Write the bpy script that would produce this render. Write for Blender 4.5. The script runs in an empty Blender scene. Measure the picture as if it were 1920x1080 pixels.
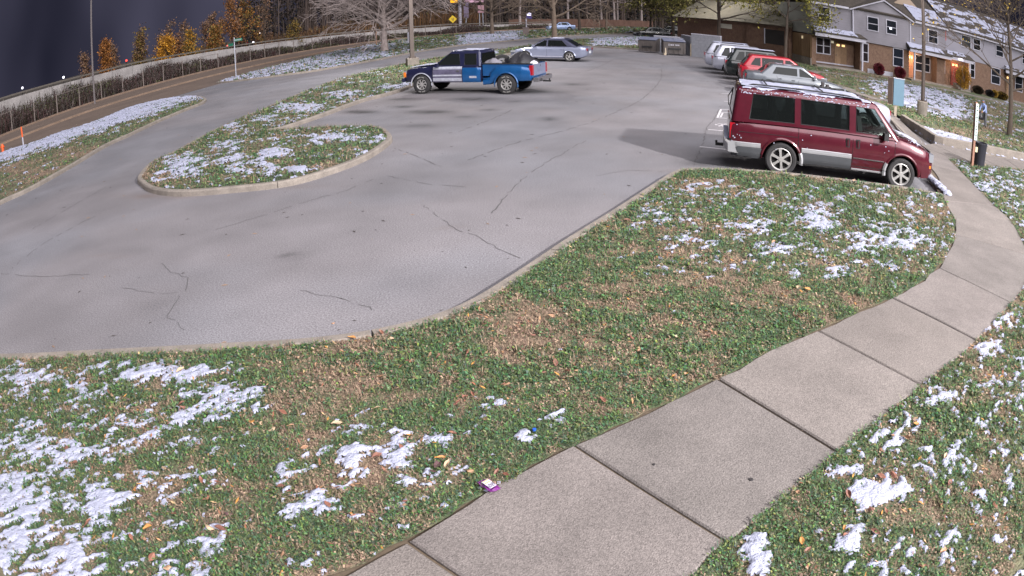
import bpy, bmesh, math, random
import numpy as np
from mathutils import Matrix, Vector
from mathutils.geometry import delaunay_2d_cdt
random.seed(7)
sc = bpy.context.scene
COL = sc.collection
R = math.radians

# ------------------------------------------------------------------ camera (a wide security camera lens)
CF, CK, CP, CR, CH = 1323.155, -0.1172740, 0.398010, 0.0255469, 3.203684
cd = bpy.data.cameras.new('camera'); cam = bpy.data.objects.new('camera', cd); COL.objects.link(cam); sc.camera = cam
sc.render.engine = 'CYCLES'
cd.type = 'PANO'; cd.panorama_type = 'FISHEYE_LENS_POLYNOMIAL'
cd.sensor_width = 36; cd.sensor_height = 20.25; cd.fisheye_fov = R(200)
cd.fisheye_polynomial_k0 = 0
cd.fisheye_polynomial_k1 = -0.04013876690264118; cd.fisheye_polynomial_k2 = -7.239861369801665e-05
cd.fisheye_polynomial_k3 = 1.7940353167637542e-06; cd.fisheye_polynomial_k4 = -4.3946774594263245e-07
cd.clip_start = 0.1; cd.clip_end = 3000
_F = Vector((0, math.cos(CP), -math.sin(CP))); _U = Vector((0, math.sin(CP), math.cos(CP))); _X = Vector((1, 0, 0))
_Rt = _X*math.cos(CR)-_U*math.sin(CR); _Up = _X*math.sin(CR)+_U*math.cos(CR)
M = Matrix((_Rt, _Up, -_F)).transposed().to_4x4(); M.translation = (0, 0, CH); cam.matrix_world = M

# ------------------------------------------------------------------ night sky, added fill sun, exposure
w = bpy.data.worlds.new('World'); sc.world = w; w.use_nodes = True
nt = w.node_tree; nt.nodes.clear()
wo = nt.nodes.new('ShaderNodeOutputWorld'); bg = nt.nodes.new('ShaderNodeBackground')
tc = nt.nodes.new('ShaderNodeTexCoord'); no = nt.nodes.new('ShaderNodeTexNoise'); no.inputs['Scale'].default_value = 3.2; no.inputs['Detail'].default_value = 3
rp = nt.nodes.new('ShaderNodeValToRGB'); rp.color_ramp.elements[0].position = .40; rp.color_ramp.elements[1].position = .68
rp.color_ramp.elements[0].color = (.0075, .0078, .015, 1); rp.color_ramp.elements[1].color = (.052, .050, .078, 1)
mpw = nt.nodes.new('ShaderNodeMapping'); mpw.inputs['Scale'].default_value = (1, 1, .35); nt.links.new(tc.outputs['Generated'], mpw.inputs[0]); nt.links.new(mpw.outputs[0], no.inputs['Vector']); nt.links.new(no.outputs['Fac'], rp.inputs[0])
nt.links.new(rp.outputs[0], bg.inputs[0]); nt.links.new(bg.outputs[0], wo.inputs[0]); bg.inputs[1].default_value = 1.0

sd = bpy.data.lights.new('fill_sun', 'SUN'); sd.energy = 3.0; sd.angle = R(75); sd.color = (1.0, .965, 1.0)  # added wide fill that evens the ground brightness, no real source
so = bpy.data.objects.new('fill_sun', sd); COL.objects.link(so)
_d = Vector((0.35, -0.62, 0.80)).normalized()          # towards the light
so.rotation_euler = _d.to_track_quat('Z', 'Y').to_euler()
sc.view_settings.view_transform = 'Standard'; sc.view_settings.look = 'None'
sc.view_settings.exposure = 0.66; sc.view_settings.gamma = 1.0; sc.view_settings.use_curve_mapping = False

# ------------------------------------------------------------------ maths helpers
def rayd(u, v):
    dx = u-960; dy = 540-v; r = math.hypot(dx, dy); th = r/CF
    for _ in range(40): th = r/CF/(1+CK*th*th)
    x = math.sin(th)*dx/r; y = math.sin(th)*dy/r; fw = math.cos(th)
    X = x*math.cos(CR)+y*math.sin(CR); up = -x*math.sin(CR)+y*math.cos(CR)
    return X, fw*math.cos(CP)+up*math.sin(CP), -fw*math.sin(CP)+up*math.cos(CP)
def G(u, v, z=0.0):                                     # surveyed ground position of a photo pixel
    X, Y, Z = rayd(u, v); t = (z-CH)/Z
    return (X*t, Y*t)
def GL(pts, z=0.0): return [G(u, v, z) for u, v in pts]
def proj(P):
    P = np.asarray(P, float); X = P[:, 0]; Y = P[:, 1]; Z = P[:, 2]-CH
    fw = Y*math.cos(CP)-Z*math.sin(CP); up = Y*math.sin(CP)+Z*math.cos(CP)
    x = X*math.cos(CR)-up*math.sin(CR); y = X*math.sin(CR)+up*math.cos(CR)
    rr = np.hypot(x, y)+1e-9; th = np.arctan2(rr, fw); r = CF*(th+CK*th**3)
    return 960+r*x/rr, 540-r*y/rr
def zat(u, v, P):
    d = rayd(u, v); return CH+d[2]*math.hypot(P[0], P[1])/math.hypot(d[0], d[1])
def _hash(ix, iy, s):
    h = (ix.astype(np.int64)*374761393+iy.astype(np.int64)*668265263+s*1442695041) & 0xffffffff
    h = ((h ^ (h >> 13))*1274126177) & 0xffffffff
    return ((h ^ (h >> 16)) & 0xffff)/65535.0
def vnoise(x, y, s=0):
    x = np.asarray(x, float); y = np.asarray(y, float)
    ix = np.floor(x); iy = np.floor(y); fx = x-ix; fy = y-iy
    fx = fx*fx*(3-2*fx); fy = fy*fy*(3-2*fy)
    a = _hash(ix, iy, s); b = _hash(ix+1, iy, s); c = _hash(ix, iy+1, s); d = _hash(ix+1, iy+1, s)
    return (a*(1-fx)+b*fx)*(1-fy)+(c*(1-fx)+d*fx)*fy
def fbm(x, y, o=4, s=0):
    t = 0; a = 1; n = 0
    for i in range(o):
        t = t+a*vnoise(np.asarray(x)*2**i+i*17.3, np.asarray(y)*2**i-i*9.1, s+i); n += a; a *= .55
    return t/n
def inpoly(x, y, poly):
    x = np.asarray(x); y = np.asarray(y); ins = np.zeros(x.shape, bool); n = len(poly); j = n-1
    for i in range(n):
        xi, yi = poly[i]; xj, yj = poly[j]
        if yi != yj:
            ins ^= ((yi > y) != (yj > y)) & (x < (xj-xi)*(y-yi)/(yj-yi)+xi)
        j = i
    return ins
def resample(pts, step):
    P = [Vector((p[0], p[1])) for p in pts]; out = [P[0]]
    for i in range(len(P)-1):                           # Catmull-Rom
        p0 = P[max(i-1, 0)]; p1 = P[i]; p2 = P[i+1]; p3 = P[min(i+2, len(P)-1)]
        n = max(1, int((p2-p1).length/step+.5))
        for k in range(1, n+1):
            t = k/n
            out.append(.5*((2*p1)+(p2-p0)*t+(2*p0-5*p1+4*p2-p3)*t*t+(3*p1-p0-3*p2+p3)*t**3))
    return [(p.x, p.y) for p in out]
def offset(pts, d, closed=False):
    n = len(pts); out = []
    for i in range(n):
        a = pts[(i-1) % n] if (closed or i > 0) else pts[i]; b = pts[(i+1) % n] if (closed or i < n-1) else pts[i]
        tx = b[0]-a[0]; ty = b[1]-a[1]; l = math.hypot(tx, ty) or 1
        out.append((pts[i][0]-ty/l*d, pts[i][1]+tx/l*d))
    return out

# ------------------------------------------------------------------ material helpers
def lin(c):
    if max(c) <= 1.0 and not isinstance(c[0], int): return tuple(c)
    return tuple((x/255/12.92 if x/255 <= .04045 else ((x/255+.055)/1.055)**2.4) for x in c)
MATS = {}
def mat(name, col, rough=.7, metal=0.0, var=0.0, scale=8.0, bump=0.0, bscale=40.0, col2=None, spec=.5, coat=0.0, emit=None, estr=0.0, attr=None, speck=0.0, sscale=200.0, stretch=None):
    if name in MATS: return MATS[name]
    m = bpy.data.materials.new(name); m.use_nodes = True; nt = m.node_tree; b = nt.nodes['Principled BSDF']
    b.inputs['Roughness'].default_value = rough; b.inputs['Metallic'].default_value = metal
    b.inputs['Specular IOR Level'].default_value = spec; b.inputs['Coat Weight'].default_value = coat; b.inputs['Coat Roughness'].default_value = .06
    c = lin(col); src = None
    tco = nt.nodes.new('ShaderNodeTexCoord'); vec = tco.outputs['Object']
    if stretch:
        mp = nt.nodes.new('ShaderNodeMapping'); mp.inputs['Scale'].default_value = stretch; nt.links.new(vec, mp.inputs[0]); vec = mp.outputs[0]
    if attr:
        a = nt.nodes.new('ShaderNodeAttribute'); a.attribute_name = attr; src = a.outputs['Color']
    if var > 0 or col2 is not None:
        n = nt.nodes.new('ShaderNodeTexNoise'); n.inputs['Scale'].default_value = scale; n.inputs['Detail'].default_value = 6; n.inputs['Roughness'].default_value = .65
        nt.links.new(vec, n.inputs['Vector'])
        r = nt.nodes.new('ShaderNodeMapRange'); r.inputs[1].default_value = .33; r.inputs[2].default_value = .67
        nt.links.new(n.outputs['Fac'], r.inputs[0])
        if src is not None:
            r.inputs[3].default_value = 1-var; r.inputs[4].default_value = 1+var
            mx = nt.nodes.new('ShaderNodeVectorMath'); mx.operation = 'MULTIPLY'; nt.links.new(src, mx.inputs[0]); nt.links.new(r.outputs[0], mx.inputs[1]); src = mx.outputs[0]
        else:
            mx = nt.nodes.new('ShaderNodeMix'); mx.data_type = 'RGBA'
            c2 = lin(col2) if col2 is not None else tuple(min(1, x*(1+var)) for x in c)
            c1 = c if col2 is not None else tuple(x*(1-var) for x in c)
            mx.inputs[6].default_value = (*c1, 1); mx.inputs[7].default_value = (*c2, 1)
            nt.links.new(r.outputs[0], mx.inputs[0]); src = mx.outputs[2]
    if speck > 0:
        n2 = nt.nodes.new('ShaderNodeTexNoise'); n2.inputs['Scale'].default_value = sscale; n2.inputs['Detail'].default_value = 2
        nt.links.new(tco.outputs['Object'], n2.inputs['Vector'])
        r2 = nt.nodes.new('ShaderNodeMapRange'); r2.inputs[1].default_value = .3; r2.inputs[2].default_value = .7; r2.inputs[3].default_value = 1-speck; r2.inputs[4].default_value = 1+speck
        nt.links.new(n2.outputs['Fac'], r2.inputs[0])
        m2 = nt.nodes.new('ShaderNodeVectorMath'); m2.operation = 'MULTIPLY'
        if src is None: m2.inputs[0].default_value = c
        else: nt.links.new(src, m2.inputs[0])
        nt.links.new(r2.outputs[0], m2.inputs[1]); src = m2.outputs[0]
    if src is None: b.inputs['Base Color'].default_value = (*c, 1)
    else: nt.links.new(src, b.inputs['Base Color'])
    if bump > 0:
        n3 = nt.nodes.new('ShaderNodeTexNoise'); n3.inputs['Scale'].default_value = bscale; n3.inputs['Detail'].default_value = 5
        nt.links.new(vec, n3.inputs['Vector'])
        bp = nt.nodes.new('ShaderNodeBump'); bp.inputs['Strength'].default_value = min(1, bump); bp.inputs['Distance'].default_value = .01*max(1, bump)
        nt.links.new(n3.outputs['Fac'], bp.inputs['Height']); nt.links.new(bp.outputs[0], b.inputs['Normal'])
    if emit is not None:
        b.inputs['Emission Color'].default_value = (*lin(emit), 1); b.inputs['Emission Strength'].default_value = estr
    MATS[name] = m
    return m
def glass(name, tint, alpha, rough=.03):
    if name in MATS: return MATS[name]
    m = bpy.data.materials.new(name); m.use_nodes = True; nt = m.node_tree; nt.nodes.clear()
    o = nt.nodes.new('ShaderNodeOutputMaterial'); t = nt.nodes.new('ShaderNodeBsdfTransparent'); t.inputs[0].default_value = (*tint, 1)
    b = nt.nodes.new('ShaderNodeBsdfPrincipled'); b.inputs['Base Color'].default_value = (.012, .014, .014, 1); b.inputs['Roughness'].default_value = rough; b.inputs['Specular IOR Level'].default_value = .28
    mx = nt.nodes.new('ShaderNodeMixShader'); mx.inputs[0].default_value = alpha
    nt.links.new(t.outputs[0], mx.inputs[1]); nt.links.new(b.outputs[0], mx.inputs[2]); nt.links.new(mx.outputs[0], o.inputs[0])
    MATS[name] = m
    return m

# ------------------------------------------------------------------ mesh helpers
def tag(o, label=None, cat=None, group=None, kind=None):
    if label: o['label'] = label
    if cat: o['category'] = cat
    if group: o['group'] = group
    if kind: o['kind'] = kind
    return o
def empty(name, loc=(0, 0, 0), rz=0, parent=None):
    o = bpy.data.objects.new(name, None); o.empty_display_size = .3; COL.objects.link(o)
    o.location = loc; o.rotation_euler = (0, 0, rz); o.parent = parent
    return o
class MB:
    def __init__(s): s.v = []; s.f = []; s.m = []
    def add(s, vs, fs, mi=0):
        b = len(s.v); s.v += [tuple(p) for p in vs]
        for f in fs: s.f.append([i+b for i in f]); s.m.append(mi)
        return s
    def box(s, c, d, rz=0, mi=0, taper=1.0, rx=0, ry=0):
        hx, hy, hz = d[0]/2, d[1]/2, d[2]/2
        vs = [Vector((sx*hx*(taper if sz > 0 else 1), sy*hy*(taper if sz > 0 else 1), sz*hz)) for sz in (-1, 1) for sx, sy in ((-1, -1), (1, -1), (1, 1), (-1, 1))]
        rot = Matrix.Rotation(rz, 3, 'Z') @ Matrix.Rotation(ry, 3, 'Y') @ Matrix.Rotation(rx, 3, 'X')
        vs = [rot @ p+Vector(c) for p in vs]
        return s.add(vs, [(3, 2, 1, 0), (4, 5, 6, 7), (0, 1, 5, 4), (1, 2, 6, 5), (2, 3, 7, 6), (3, 0, 4, 7)], mi)
    def tube(s, pts, rad, n=6, mi=0, caps=True):
        pts = [Vector(p) for p in pts]; b = len(s.v); k = len(pts)
        if not hasattr(rad, '__len__'): rad = [rad]*k
        up = Vector((0, 0, 1))
        for i, p in enumerate(pts):
            t = (pts[min(i+1, k-1)]-pts[max(i-1, 0)])
            t = t.normalized() if t.length > 1e-9 else Vector((0, 0, 1))
            a = t.cross(up)
            if a.length < .1: a = t.cross(Vector((1, 0, 0)))
            a.normalize(); c = t.cross(a)
            for j in range(n):
                an = 2*math.pi*j/n; s.v.append(tuple(p+(a*math.cos(an)+c*math.sin(an))*rad[i]))
        for i in range(k-1):
            for j in range(n):
                q = b+i*n; s.f.append([q+j, q+n+j, q+n+(j+1) % n, q+(j+1) % n]); s.m.append(mi)
        if caps:
            s.f.append([b+j for j in range(n)]); s.m.append(mi); s.f.append([b+(k-1)*n+j for j in reversed(range(n))]); s.m.append(mi)
        return s
    def prism(s, poly, fn, d0, d1, mi=0):              # poly in (a,b); fn(a,b,depth)->xyz
        n = len(poly)
        vs = [fn(a, b, d0) for a, b in poly]+[fn(a, b, d1) for a, b in poly]
        fs = [list(range(n)), list(range(2*n-1, n-1, -1))]+[[i, i+n, (i+1) % n+n, (i+1) % n] for i in range(n)]
        return s.add(vs, fs, mi)
    def build(s, name, mats, parent=None, smooth=False, loc=None, rz=0, merge=False):
        me = bpy.data.meshes.new(name); me.from_pydata(s.v, [], s.f)
        if not isinstance(mats, (list, tuple)): mats = [mats]
        for m in mats: me.materials.append(m)
        if len(mats) > 1: me.polygons.foreach_set('material_index', s.m)
        bm = bmesh.new(); bm.from_mesh(me)
        if merge: bmesh.ops.remove_doubles(bm, verts=bm.verts, dist=.0005)
        bmesh.ops.recalc_face_normals(bm, faces=bm.faces); bm.to_mesh(me); bm.free()
        if smooth:
            me.polygons.foreach_set('use_smooth', [True]*len(me.polygons))
            if hasattr(me, 'set_sharp_from_angle'): me.set_sharp_from_angle(angle=R(38 if smooth is True else smooth))
        o = bpy.data.objects.new(name, me); COL.objects.link(o); o.parent = parent
        if loc: o.location = loc
        if rz: o.rotation_euler = (0, 0, rz)
        return o
def npmesh(name, V, F, mats, cols=None, parent=None, smooth=False):
    """V (n,3), F (m,k) with k = 3 or 4, cols (n,3)"""
    me = bpy.data.meshes.new(name); n = len(V); m, k = F.shape
    me.vertices.add(n); me.vertices.foreach_set('co', np.asarray(V, np.float32).ravel())
    me.loops.add(m*k); me.loops.foreach_set('vertex_index', F.astype(np.int32).ravel())
    me.polygons.add(m); me.polygons.foreach_set('loop_start', np.arange(0, m*k, k, dtype=np.int32))
    if smooth: me.polygons.foreach_set('use_smooth', np.ones(m, bool))
    me.update(calc_edges=True)
    if cols is not None:
        a = me.color_attributes.new('col', 'FLOAT_COLOR', 'POINT')
        c4 = np.ones((n, 4), np.float32); c4[:, :3] = cols; a.data.foreach_set('color', c4.ravel())
    me.materials.append(mats)
    o = bpy.data.objects.new(name, me); COL.objects.link(o); o.parent = parent
    return o
def boolean(o, cutters, op='DIFFERENCE'):
    for c in cutters:
        md = o.modifiers.new('b', 'BOOLEAN'); md.operation = op; md.object = c; md.solver = 'EXACT'
    bpy.context.view_layer.update()
    dg = bpy.context.evaluated_depsgraph_get(); ev = o.evaluated_get(dg)
    me = bpy.data.meshes.new_from_object(ev); o.modifiers.clear(); o.data = me
    for c in cutters: bpy.data.objects.remove(c)
    me.polygons.foreach_set('use_smooth', [True]*len(me.polygons)); me.set_sharp_from_angle(angle=R(32))
    return o

# ================================================================== GROUND
m_ground = mat('soil', (58, 52, 44), .95, var=.35, scale=.6, bump=1.5, bscale=3)
m_asph = mat('asphalt', (126, 121, 127), .9, var=.07, scale=.55, bump=.5, bscale=95, attr='col', speck=.40, sscale=48)
m_road = mat('road_asphalt', (98, 84, 74), .9, var=.16, scale=.35, bump=.4, bscale=80, speck=.15, sscale=30)
m_conc = mat('concrete', (114, 107, 103), .9, var=.12, scale=1.3, bump=.7, bscale=90, speck=.3, sscale=70)
m_kerb = mat('kerb_concrete', (128, 120, 112), .9, var=.2, scale=3, bump=.8, bscale=60, speck=.16, sscale=45)
m_turf = mat('turf', (90, 90, 62), .95, bump=2.5, bscale=30, attr='col', speck=.3, sscale=28)
m_blade = mat('grass_blades', (90, 110, 60), .7, attr='col', spec=.25)
m_snow = mat('snow', (162, 165, 184), .75, var=.08, scale=14, bump=1.5, bscale=45, spec=.2)
m_crack = mat('crack', (86, 83, 84), .95)
m_paint = mat('road_paint', (196, 192, 196), .85, var=.18, scale=22)
m_gum = mat('gum', (48, 45, 46), .8)

g = MB(); nseg = 64
g.add([(900*math.cos(2*math.pi*i/nseg), 900*math.sin(2*math.pi*i/nseg), -.06) for i in range(nseg)], [list(range(nseg))])
tag(g.build('ground', m_ground), kind='structure')

STAIN_SHADE = [(895, 186, 46, 3.5, .5), (805, 210, 38, 3.5, .55), (755, 186, 28, 2.5, .5), (755, 200, 20, 2, .45), (677, 210, 30, 3, .6), (917, 206, 16, 2, .5), (990, 172, 60, 3, .45),  # dark marks: stains, plus shade painted beside the pickup and silver sedan
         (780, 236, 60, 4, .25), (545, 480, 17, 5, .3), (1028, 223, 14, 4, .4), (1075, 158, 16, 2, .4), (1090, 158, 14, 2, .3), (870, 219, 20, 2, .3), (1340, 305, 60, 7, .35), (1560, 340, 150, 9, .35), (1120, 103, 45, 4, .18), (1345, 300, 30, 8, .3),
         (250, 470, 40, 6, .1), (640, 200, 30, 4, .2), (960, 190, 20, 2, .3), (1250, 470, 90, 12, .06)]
BROWN = [(300, 368, 70, 5, .5), (560, 350, 60, 4, .3), (590, 240, 90, 9, .45), (1180, 197, 40, 9, .22), (850, 200, 160, 30, .18), (200, 480, 30, 3, .3), (845, 427, 14, 3, .3), (1262, 320, 80, 5, .2)]
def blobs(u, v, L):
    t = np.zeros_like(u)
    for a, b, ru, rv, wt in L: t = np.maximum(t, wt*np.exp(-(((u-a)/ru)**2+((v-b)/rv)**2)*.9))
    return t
xs = np.concatenate([np.arange(-23, 16.5, .22), np.arange(16.5, 27.5, 1.0)])
ys = [-2.0]
while ys[-1] < 112: ys.append(ys[-1]+max(.16, .011*ys[-1]))
ys = np.array(ys); XX, YY = np.meshgrid(xs, ys); P = np.stack([XX.ravel(), YY.ravel(), 0*XX.ravel()], 1)
PU, PV = proj(P); nx = len(xs); ny = len(ys)
st = blobs(PU, PV, STAIN_SHADE)*1.5*(.35+1.3*fbm(P[:, 0]*2.2, P[:, 1]*2.2, 4, 3)); br = blobs(PU, PV, BROWN)*(.4+1.2*fbm(P[:, 0]*1.6, P[:, 1]*1.6, 4, 5))
big = fbm(P[:, 0]*.16, P[:, 1]*.16, 4, 9)-.5; mid = fbm(P[:, 0]*.9, P[:, 1]*.9, 4, 21)-.5
base = np.array(lin((115, 113, 117)))
dist = np.hypot(P[:, 0], P[:, 1])
cols = base[None]*(1+.36*big+.46*mid)[:, None]*(1+np.array([.02, .0, -.015])[None]*np.clip((fbm(P[:, 0]*.3, P[:, 1]*.3, 3, 66)-.42)*8, -1, 1.5)[:, None])
dr = np.clip((-7.5-P[:, 0])/2.5, 0, 1)*np.clip((P[:, 1]-9)/6, 0, 1)           # the drive, a little darker and bluer
cols = cols*(1-.12*dr)[:, None]
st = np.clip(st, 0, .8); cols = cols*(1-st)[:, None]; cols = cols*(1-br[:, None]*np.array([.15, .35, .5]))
i0 = (np.arange(ny-1)[:, None]*nx+np.arange(nx-1)[None]).ravel()
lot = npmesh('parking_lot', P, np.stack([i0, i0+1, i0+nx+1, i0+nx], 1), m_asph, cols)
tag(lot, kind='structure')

def ribbon(mb, pts, width, z, jit=0, taper=False):
    pts = resample(pts, .14 if jit else .4); out = []
    for i, (x, y) in enumerate(pts):
        if jit: x += (random.random()-.5)*jit; y += (random.random()-.5)*jit
        out.append((x, y))
    a = offset(out, width/2); b = offset(out, -width/2); n = len(out)
    if jit:
        a = [(p[0]+(random.random()-.5)*width*.9, p[1]+(random.random()-.5)*width*.6) for p in a]
    s0 = len(mb.v); mb.v += [(x, y, z) for x, y in a]+[(x, y, z) for x, y in b]
    for i in range(n-1):
        if jit and random.random() < .16: continue
        mb.f.append([s0+i, s0+i+1, s0+n+i+1, s0+n+i]); mb.m.append(0)
CR_ = [([(300, 490), (325, 510), (350, 522), (345, 545), (330, 570), (315, 590), (335, 605), (342, 620)], .012), ([(0, 514), (60, 517), (120, 517), (190, 512)], .013),
       ([(20, 505), (70, 465), (130, 430), (190, 400)], .016), ([(795, 385), (850, 425), (900, 445), (950, 475), (985, 487)], .013), ([(925, 400), (950, 365), (1000, 320), (1060, 285), (1100, 262)], .02),
       ([(1240, 128), (1238, 150), (1205, 185), (1165, 205), (1120, 225), (1050, 247), (960, 270), (880, 300)], .03), ([(400, 432), (500, 402), (580, 376), (640, 360), (700, 336)], .015),
       ([(962, 205), (930, 220), (890, 236), (860, 247)], .03), ([(1348, 205), (1338, 225), (1325, 238), (1320, 265), (1312, 285), (1300, 310)], .022), ([(740, 278), (790, 296), (825, 312)], .018),
       ([(1060, 140), (1110, 130), (1150, 112)], .035), ([(730, 330), (800, 345), (870, 350)], .014), ([(200, 350), (120, 395), (60, 430)], .014), ([(600, 130), (560, 145), (500, 165)], .03),
       ([(1120, 330), (1180, 320), (1240, 322)], .014), ([(560, 545), (640, 560), (700, 580)], .009), ([(345, 545), (300, 552), (230, 540)], .009)]
mb = MB()
for pts, wd in CR_: ribbon(mb, GL(pts), wd, .004, jit=.07)
tag(mb.build('crack', m_crack, parent=lot), kind='stuff')
mb = MB()
for a, b, wd in [((1353, 205), (1392, 208), .07), ((1352, 211), (1392, 213), .07), ((1352, 205), (1345, 221), .07), ((1345, 221), (1392, 224), .07), ((1355, 212), (1351, 220), .06), ((1328, 243), (1385, 248), .08), ((1312, 275), (1366, 281), .08), ((1358, 190), (1392, 193), .07), ((1352, 175), (1392, 177), .06)]:
    L = GL([a, b]); ribbon(mb, L, wd, .005)
for i in range(9):
    x, y = G(1346+random.random()*18, 232+random.random()*6); mb.box((x, y, .004), (.12+random.random()*.2, .06, .002), random.random()*3)
mb.build('parking_line', m_paint, parent=lot)

rs = np.random.RandomState(14); mb = MB()
for i in range(520):
    a_ = rs.uniform(-R(50), R(42)); r_ = 5+rs.uniform(0, 1)**1.6*42; x, y = r_*math.sin(a_), r_*math.cos(a_)
    if x > 12 or y < 6: continue
    l_ = rs.uniform(.012, .05)*(1+r_/30); t_ = rs.uniform(0, 6.28); h_ = .006
    mb.add([(x-l_*math.cos(t_), y-l_*math.sin(t_), .003), (x+l_*.3*math.sin(t_), y-l_*.3*math.cos(t_), h_), (x+l_*math.cos(t_), y+l_*math.sin(t_), .003), (x-l_*.3*math.sin(t_), y+l_*.3*math.cos(t_), h_+.004)], [(0, 1, 2, 3)], int(rs.rand() < .35))
tag(mb.build('grit', [mat('grit_dark', (66, 60, 58), .9), mat('grit_tan', (136, 112, 92), .9)], lot), kind='stuff')

# ---- kerbs: sections laid end to end
def kerb(pts, name_label=None, width=.16, h=.13, side=1, seclen=3.0, step=.25, z=0.0, top=None):
    """pts = foot of the kerb on the asphalt side; side=+1: the kerb lies to the left of the path"""
    pts = resample(pts, step); root = empty('kerb'); tag(root, kind='structure')
    acc = 0; sec = [pts[0]]; secs = []
    for a, b in zip(pts, pts[1:]):
        acc += math.hypot(b[0]-a[0], b[1]-a[1]); sec.append(b)
        if acc > seclen: secs.append(sec); sec = [b]; acc = 0
    if len(sec) > 1: secs.append(sec)
    for s in secs:
        s = list(s)
        for e, f in ((0, 1), (-1, -2)):                 # 12 mm joint
            d = Vector(s[f])-Vector(s[e]); l = d.length
            if l > .05: s[e] = tuple(Vector(s[e])+d*(.008/l))
        prof = [(0, -.05), (.012, h-.03), (.035, h), (width-.02, h), (width, h-.015), (width, -.05)]
        lines = [[(x, y, z+pz) for x, y in offset(s, side*po)] for po, pz in prof]; n = len(s)
        k = MB(); np_ = len(prof)
        k.v = [p for L in lines for p in L]
        for i in range(np_):
            j = (i+1) % np_
            for q in range(n-1): k.f.append([i*n+q, i*n+q+1, j*n+q+1, j*n+q]); k.m.append(0)
        k.f.append([i*n for i in range(np_)]); k.m.append(0); k.f.append([i*n+n-1 for i in reversed(range(np_))]); k.m.append(0)
        k.build('kerb_section', m_kerb, root)
    return pts

# ---- lawns: triangulated sheets with small relief
def zterr(x, y):
    x = np.asarray(x, float); y = np.asarray(y, float)
    a = np.clip((y-27)/11, 0, 1); a = a*a*(3-2*a); b = np.clip((x-16)/3, 0, 1)
    z = .11+.34*a*b
    c = np.clip((y-38.5)/4.5, 0, 1)*b
    return z+.0*c
LAWNS = []
def lawn(poly, spacing, relief=.03, name='lawn', tint=1.0, maxd=None):
    xs_ = [p[0] for p in poly]; ys_ = [p[1] for p in poly]
    gx, gy = np.meshgrid(np.arange(min(xs_), max(xs_), spacing), np.arange(min(ys_), max(ys_), spacing))
    gx = gx.ravel()+(np.random.rand(gx.size)-.5)*spacing*.6; gy = gy.ravel()+(np.random.rand(gy.size)-.5)*spacing*.6
    k = inpoly(gx, gy, poly); gx = gx[k]; gy = gy[k]
    vin = [Vector((float(a), float(b))) for a, b in poly]+[Vector((float(a), float(b))) for a, b in zip(gx, gy)]
    n = len(poly)
    vo, _, fo, _, _, _ = delaunay_2d_cdt(vin, [(i, (i+1) % n) for i in range(n)], [], 1, 1e-5)
    X = np.array([v.x for v in vo]); Y = np.array([v.y for v in vo])
    Z = zterr(X, Y)+relief*(fbm(X*1.1, Y*1.1, 4, 2)-.5)*2
    edge = np.ones(len(X)); edge[:] = 1
    F = np.array([f for f in fo if len(f) == 3])
    c = turfcol(X, Y, tint)*.8
    o = npmesh(name, np.stack([X, Y, Z], 1), F, m_turf, c, smooth=True)
    tag(o, kind='structure'); LAWNS.append((poly, relief))
    return o
GREEN = np.array(lin((100, 113, 78))); DGREEN = np.array(lin((66, 84, 60))); TAN = np.array(lin((148, 127, 107))); RUST = np.array(lin((124, 102, 90)))
DRYB = [(560, 770, 90, 40, .5), (330, 935, 60, 30, .5), (420, 900, 60, 30, .45), (720, 730, 80, 25, .5), (960, 640, 100, 40, .4), (860, 690, 60, 25, .5), (1200, 690, 80, 30, .45), (1290, 640, 60, 20, .4), (1000, 590, 60, 25, .5), (1120, 560, 60, 20, .3),
        (860, 860, 40, 20, .5), (1300, 350, 60, 12, .5), (1180, 470, 50, 20, .35), (680, 640, 60, 12, .5), (130, 760, 60, 20, .3), (1400, 540, 60, 20, .3), (60, 320, 90, 25, .6), (150, 290, 60, 15, .5), (640, 215, 70, 8, .4), (300, 330, 40, 14, .5), (1690, 1010, 80, 60, .3), (1840, 900, 60, 60, .35), (1760, 950, 70, 50, .35), (1250, 590, 40, 20, .3), (680, 900, 60, 40, .35), (1720, 400, 60, 20, .3), (1860, 245, 60, 6, .7), (1640, 150, 90, 8, .6), (1850, 215, 50, 14, .5), (1215, 82, 20, 6, .7)]
def dryness(X, Y, Z=None):
    u, v = proj(np.stack([X, Y, 0*X+.11], 1))
    n = fbm(X*1.5, Y*1.5, 4, 31); n2 = fbm(X*7, Y*7, 3, 37)
    return np.clip(blobs(u, v, DRYB)*1.0+(n-.47)*1.5+(n2-.5)*2.3+.11, 0, 1)
def turfcol(X, Y, tint=1.0):
    d = dryness(X, Y)[:, None]; n = fbm(X*3, Y*3, 3, 8)[:, None]
    g_ = GREEN*(n)+DGREEN*(1-n); t = TAN*.6+RUST*.4
    return (g_*(1-d)+t*d)*tint

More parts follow.
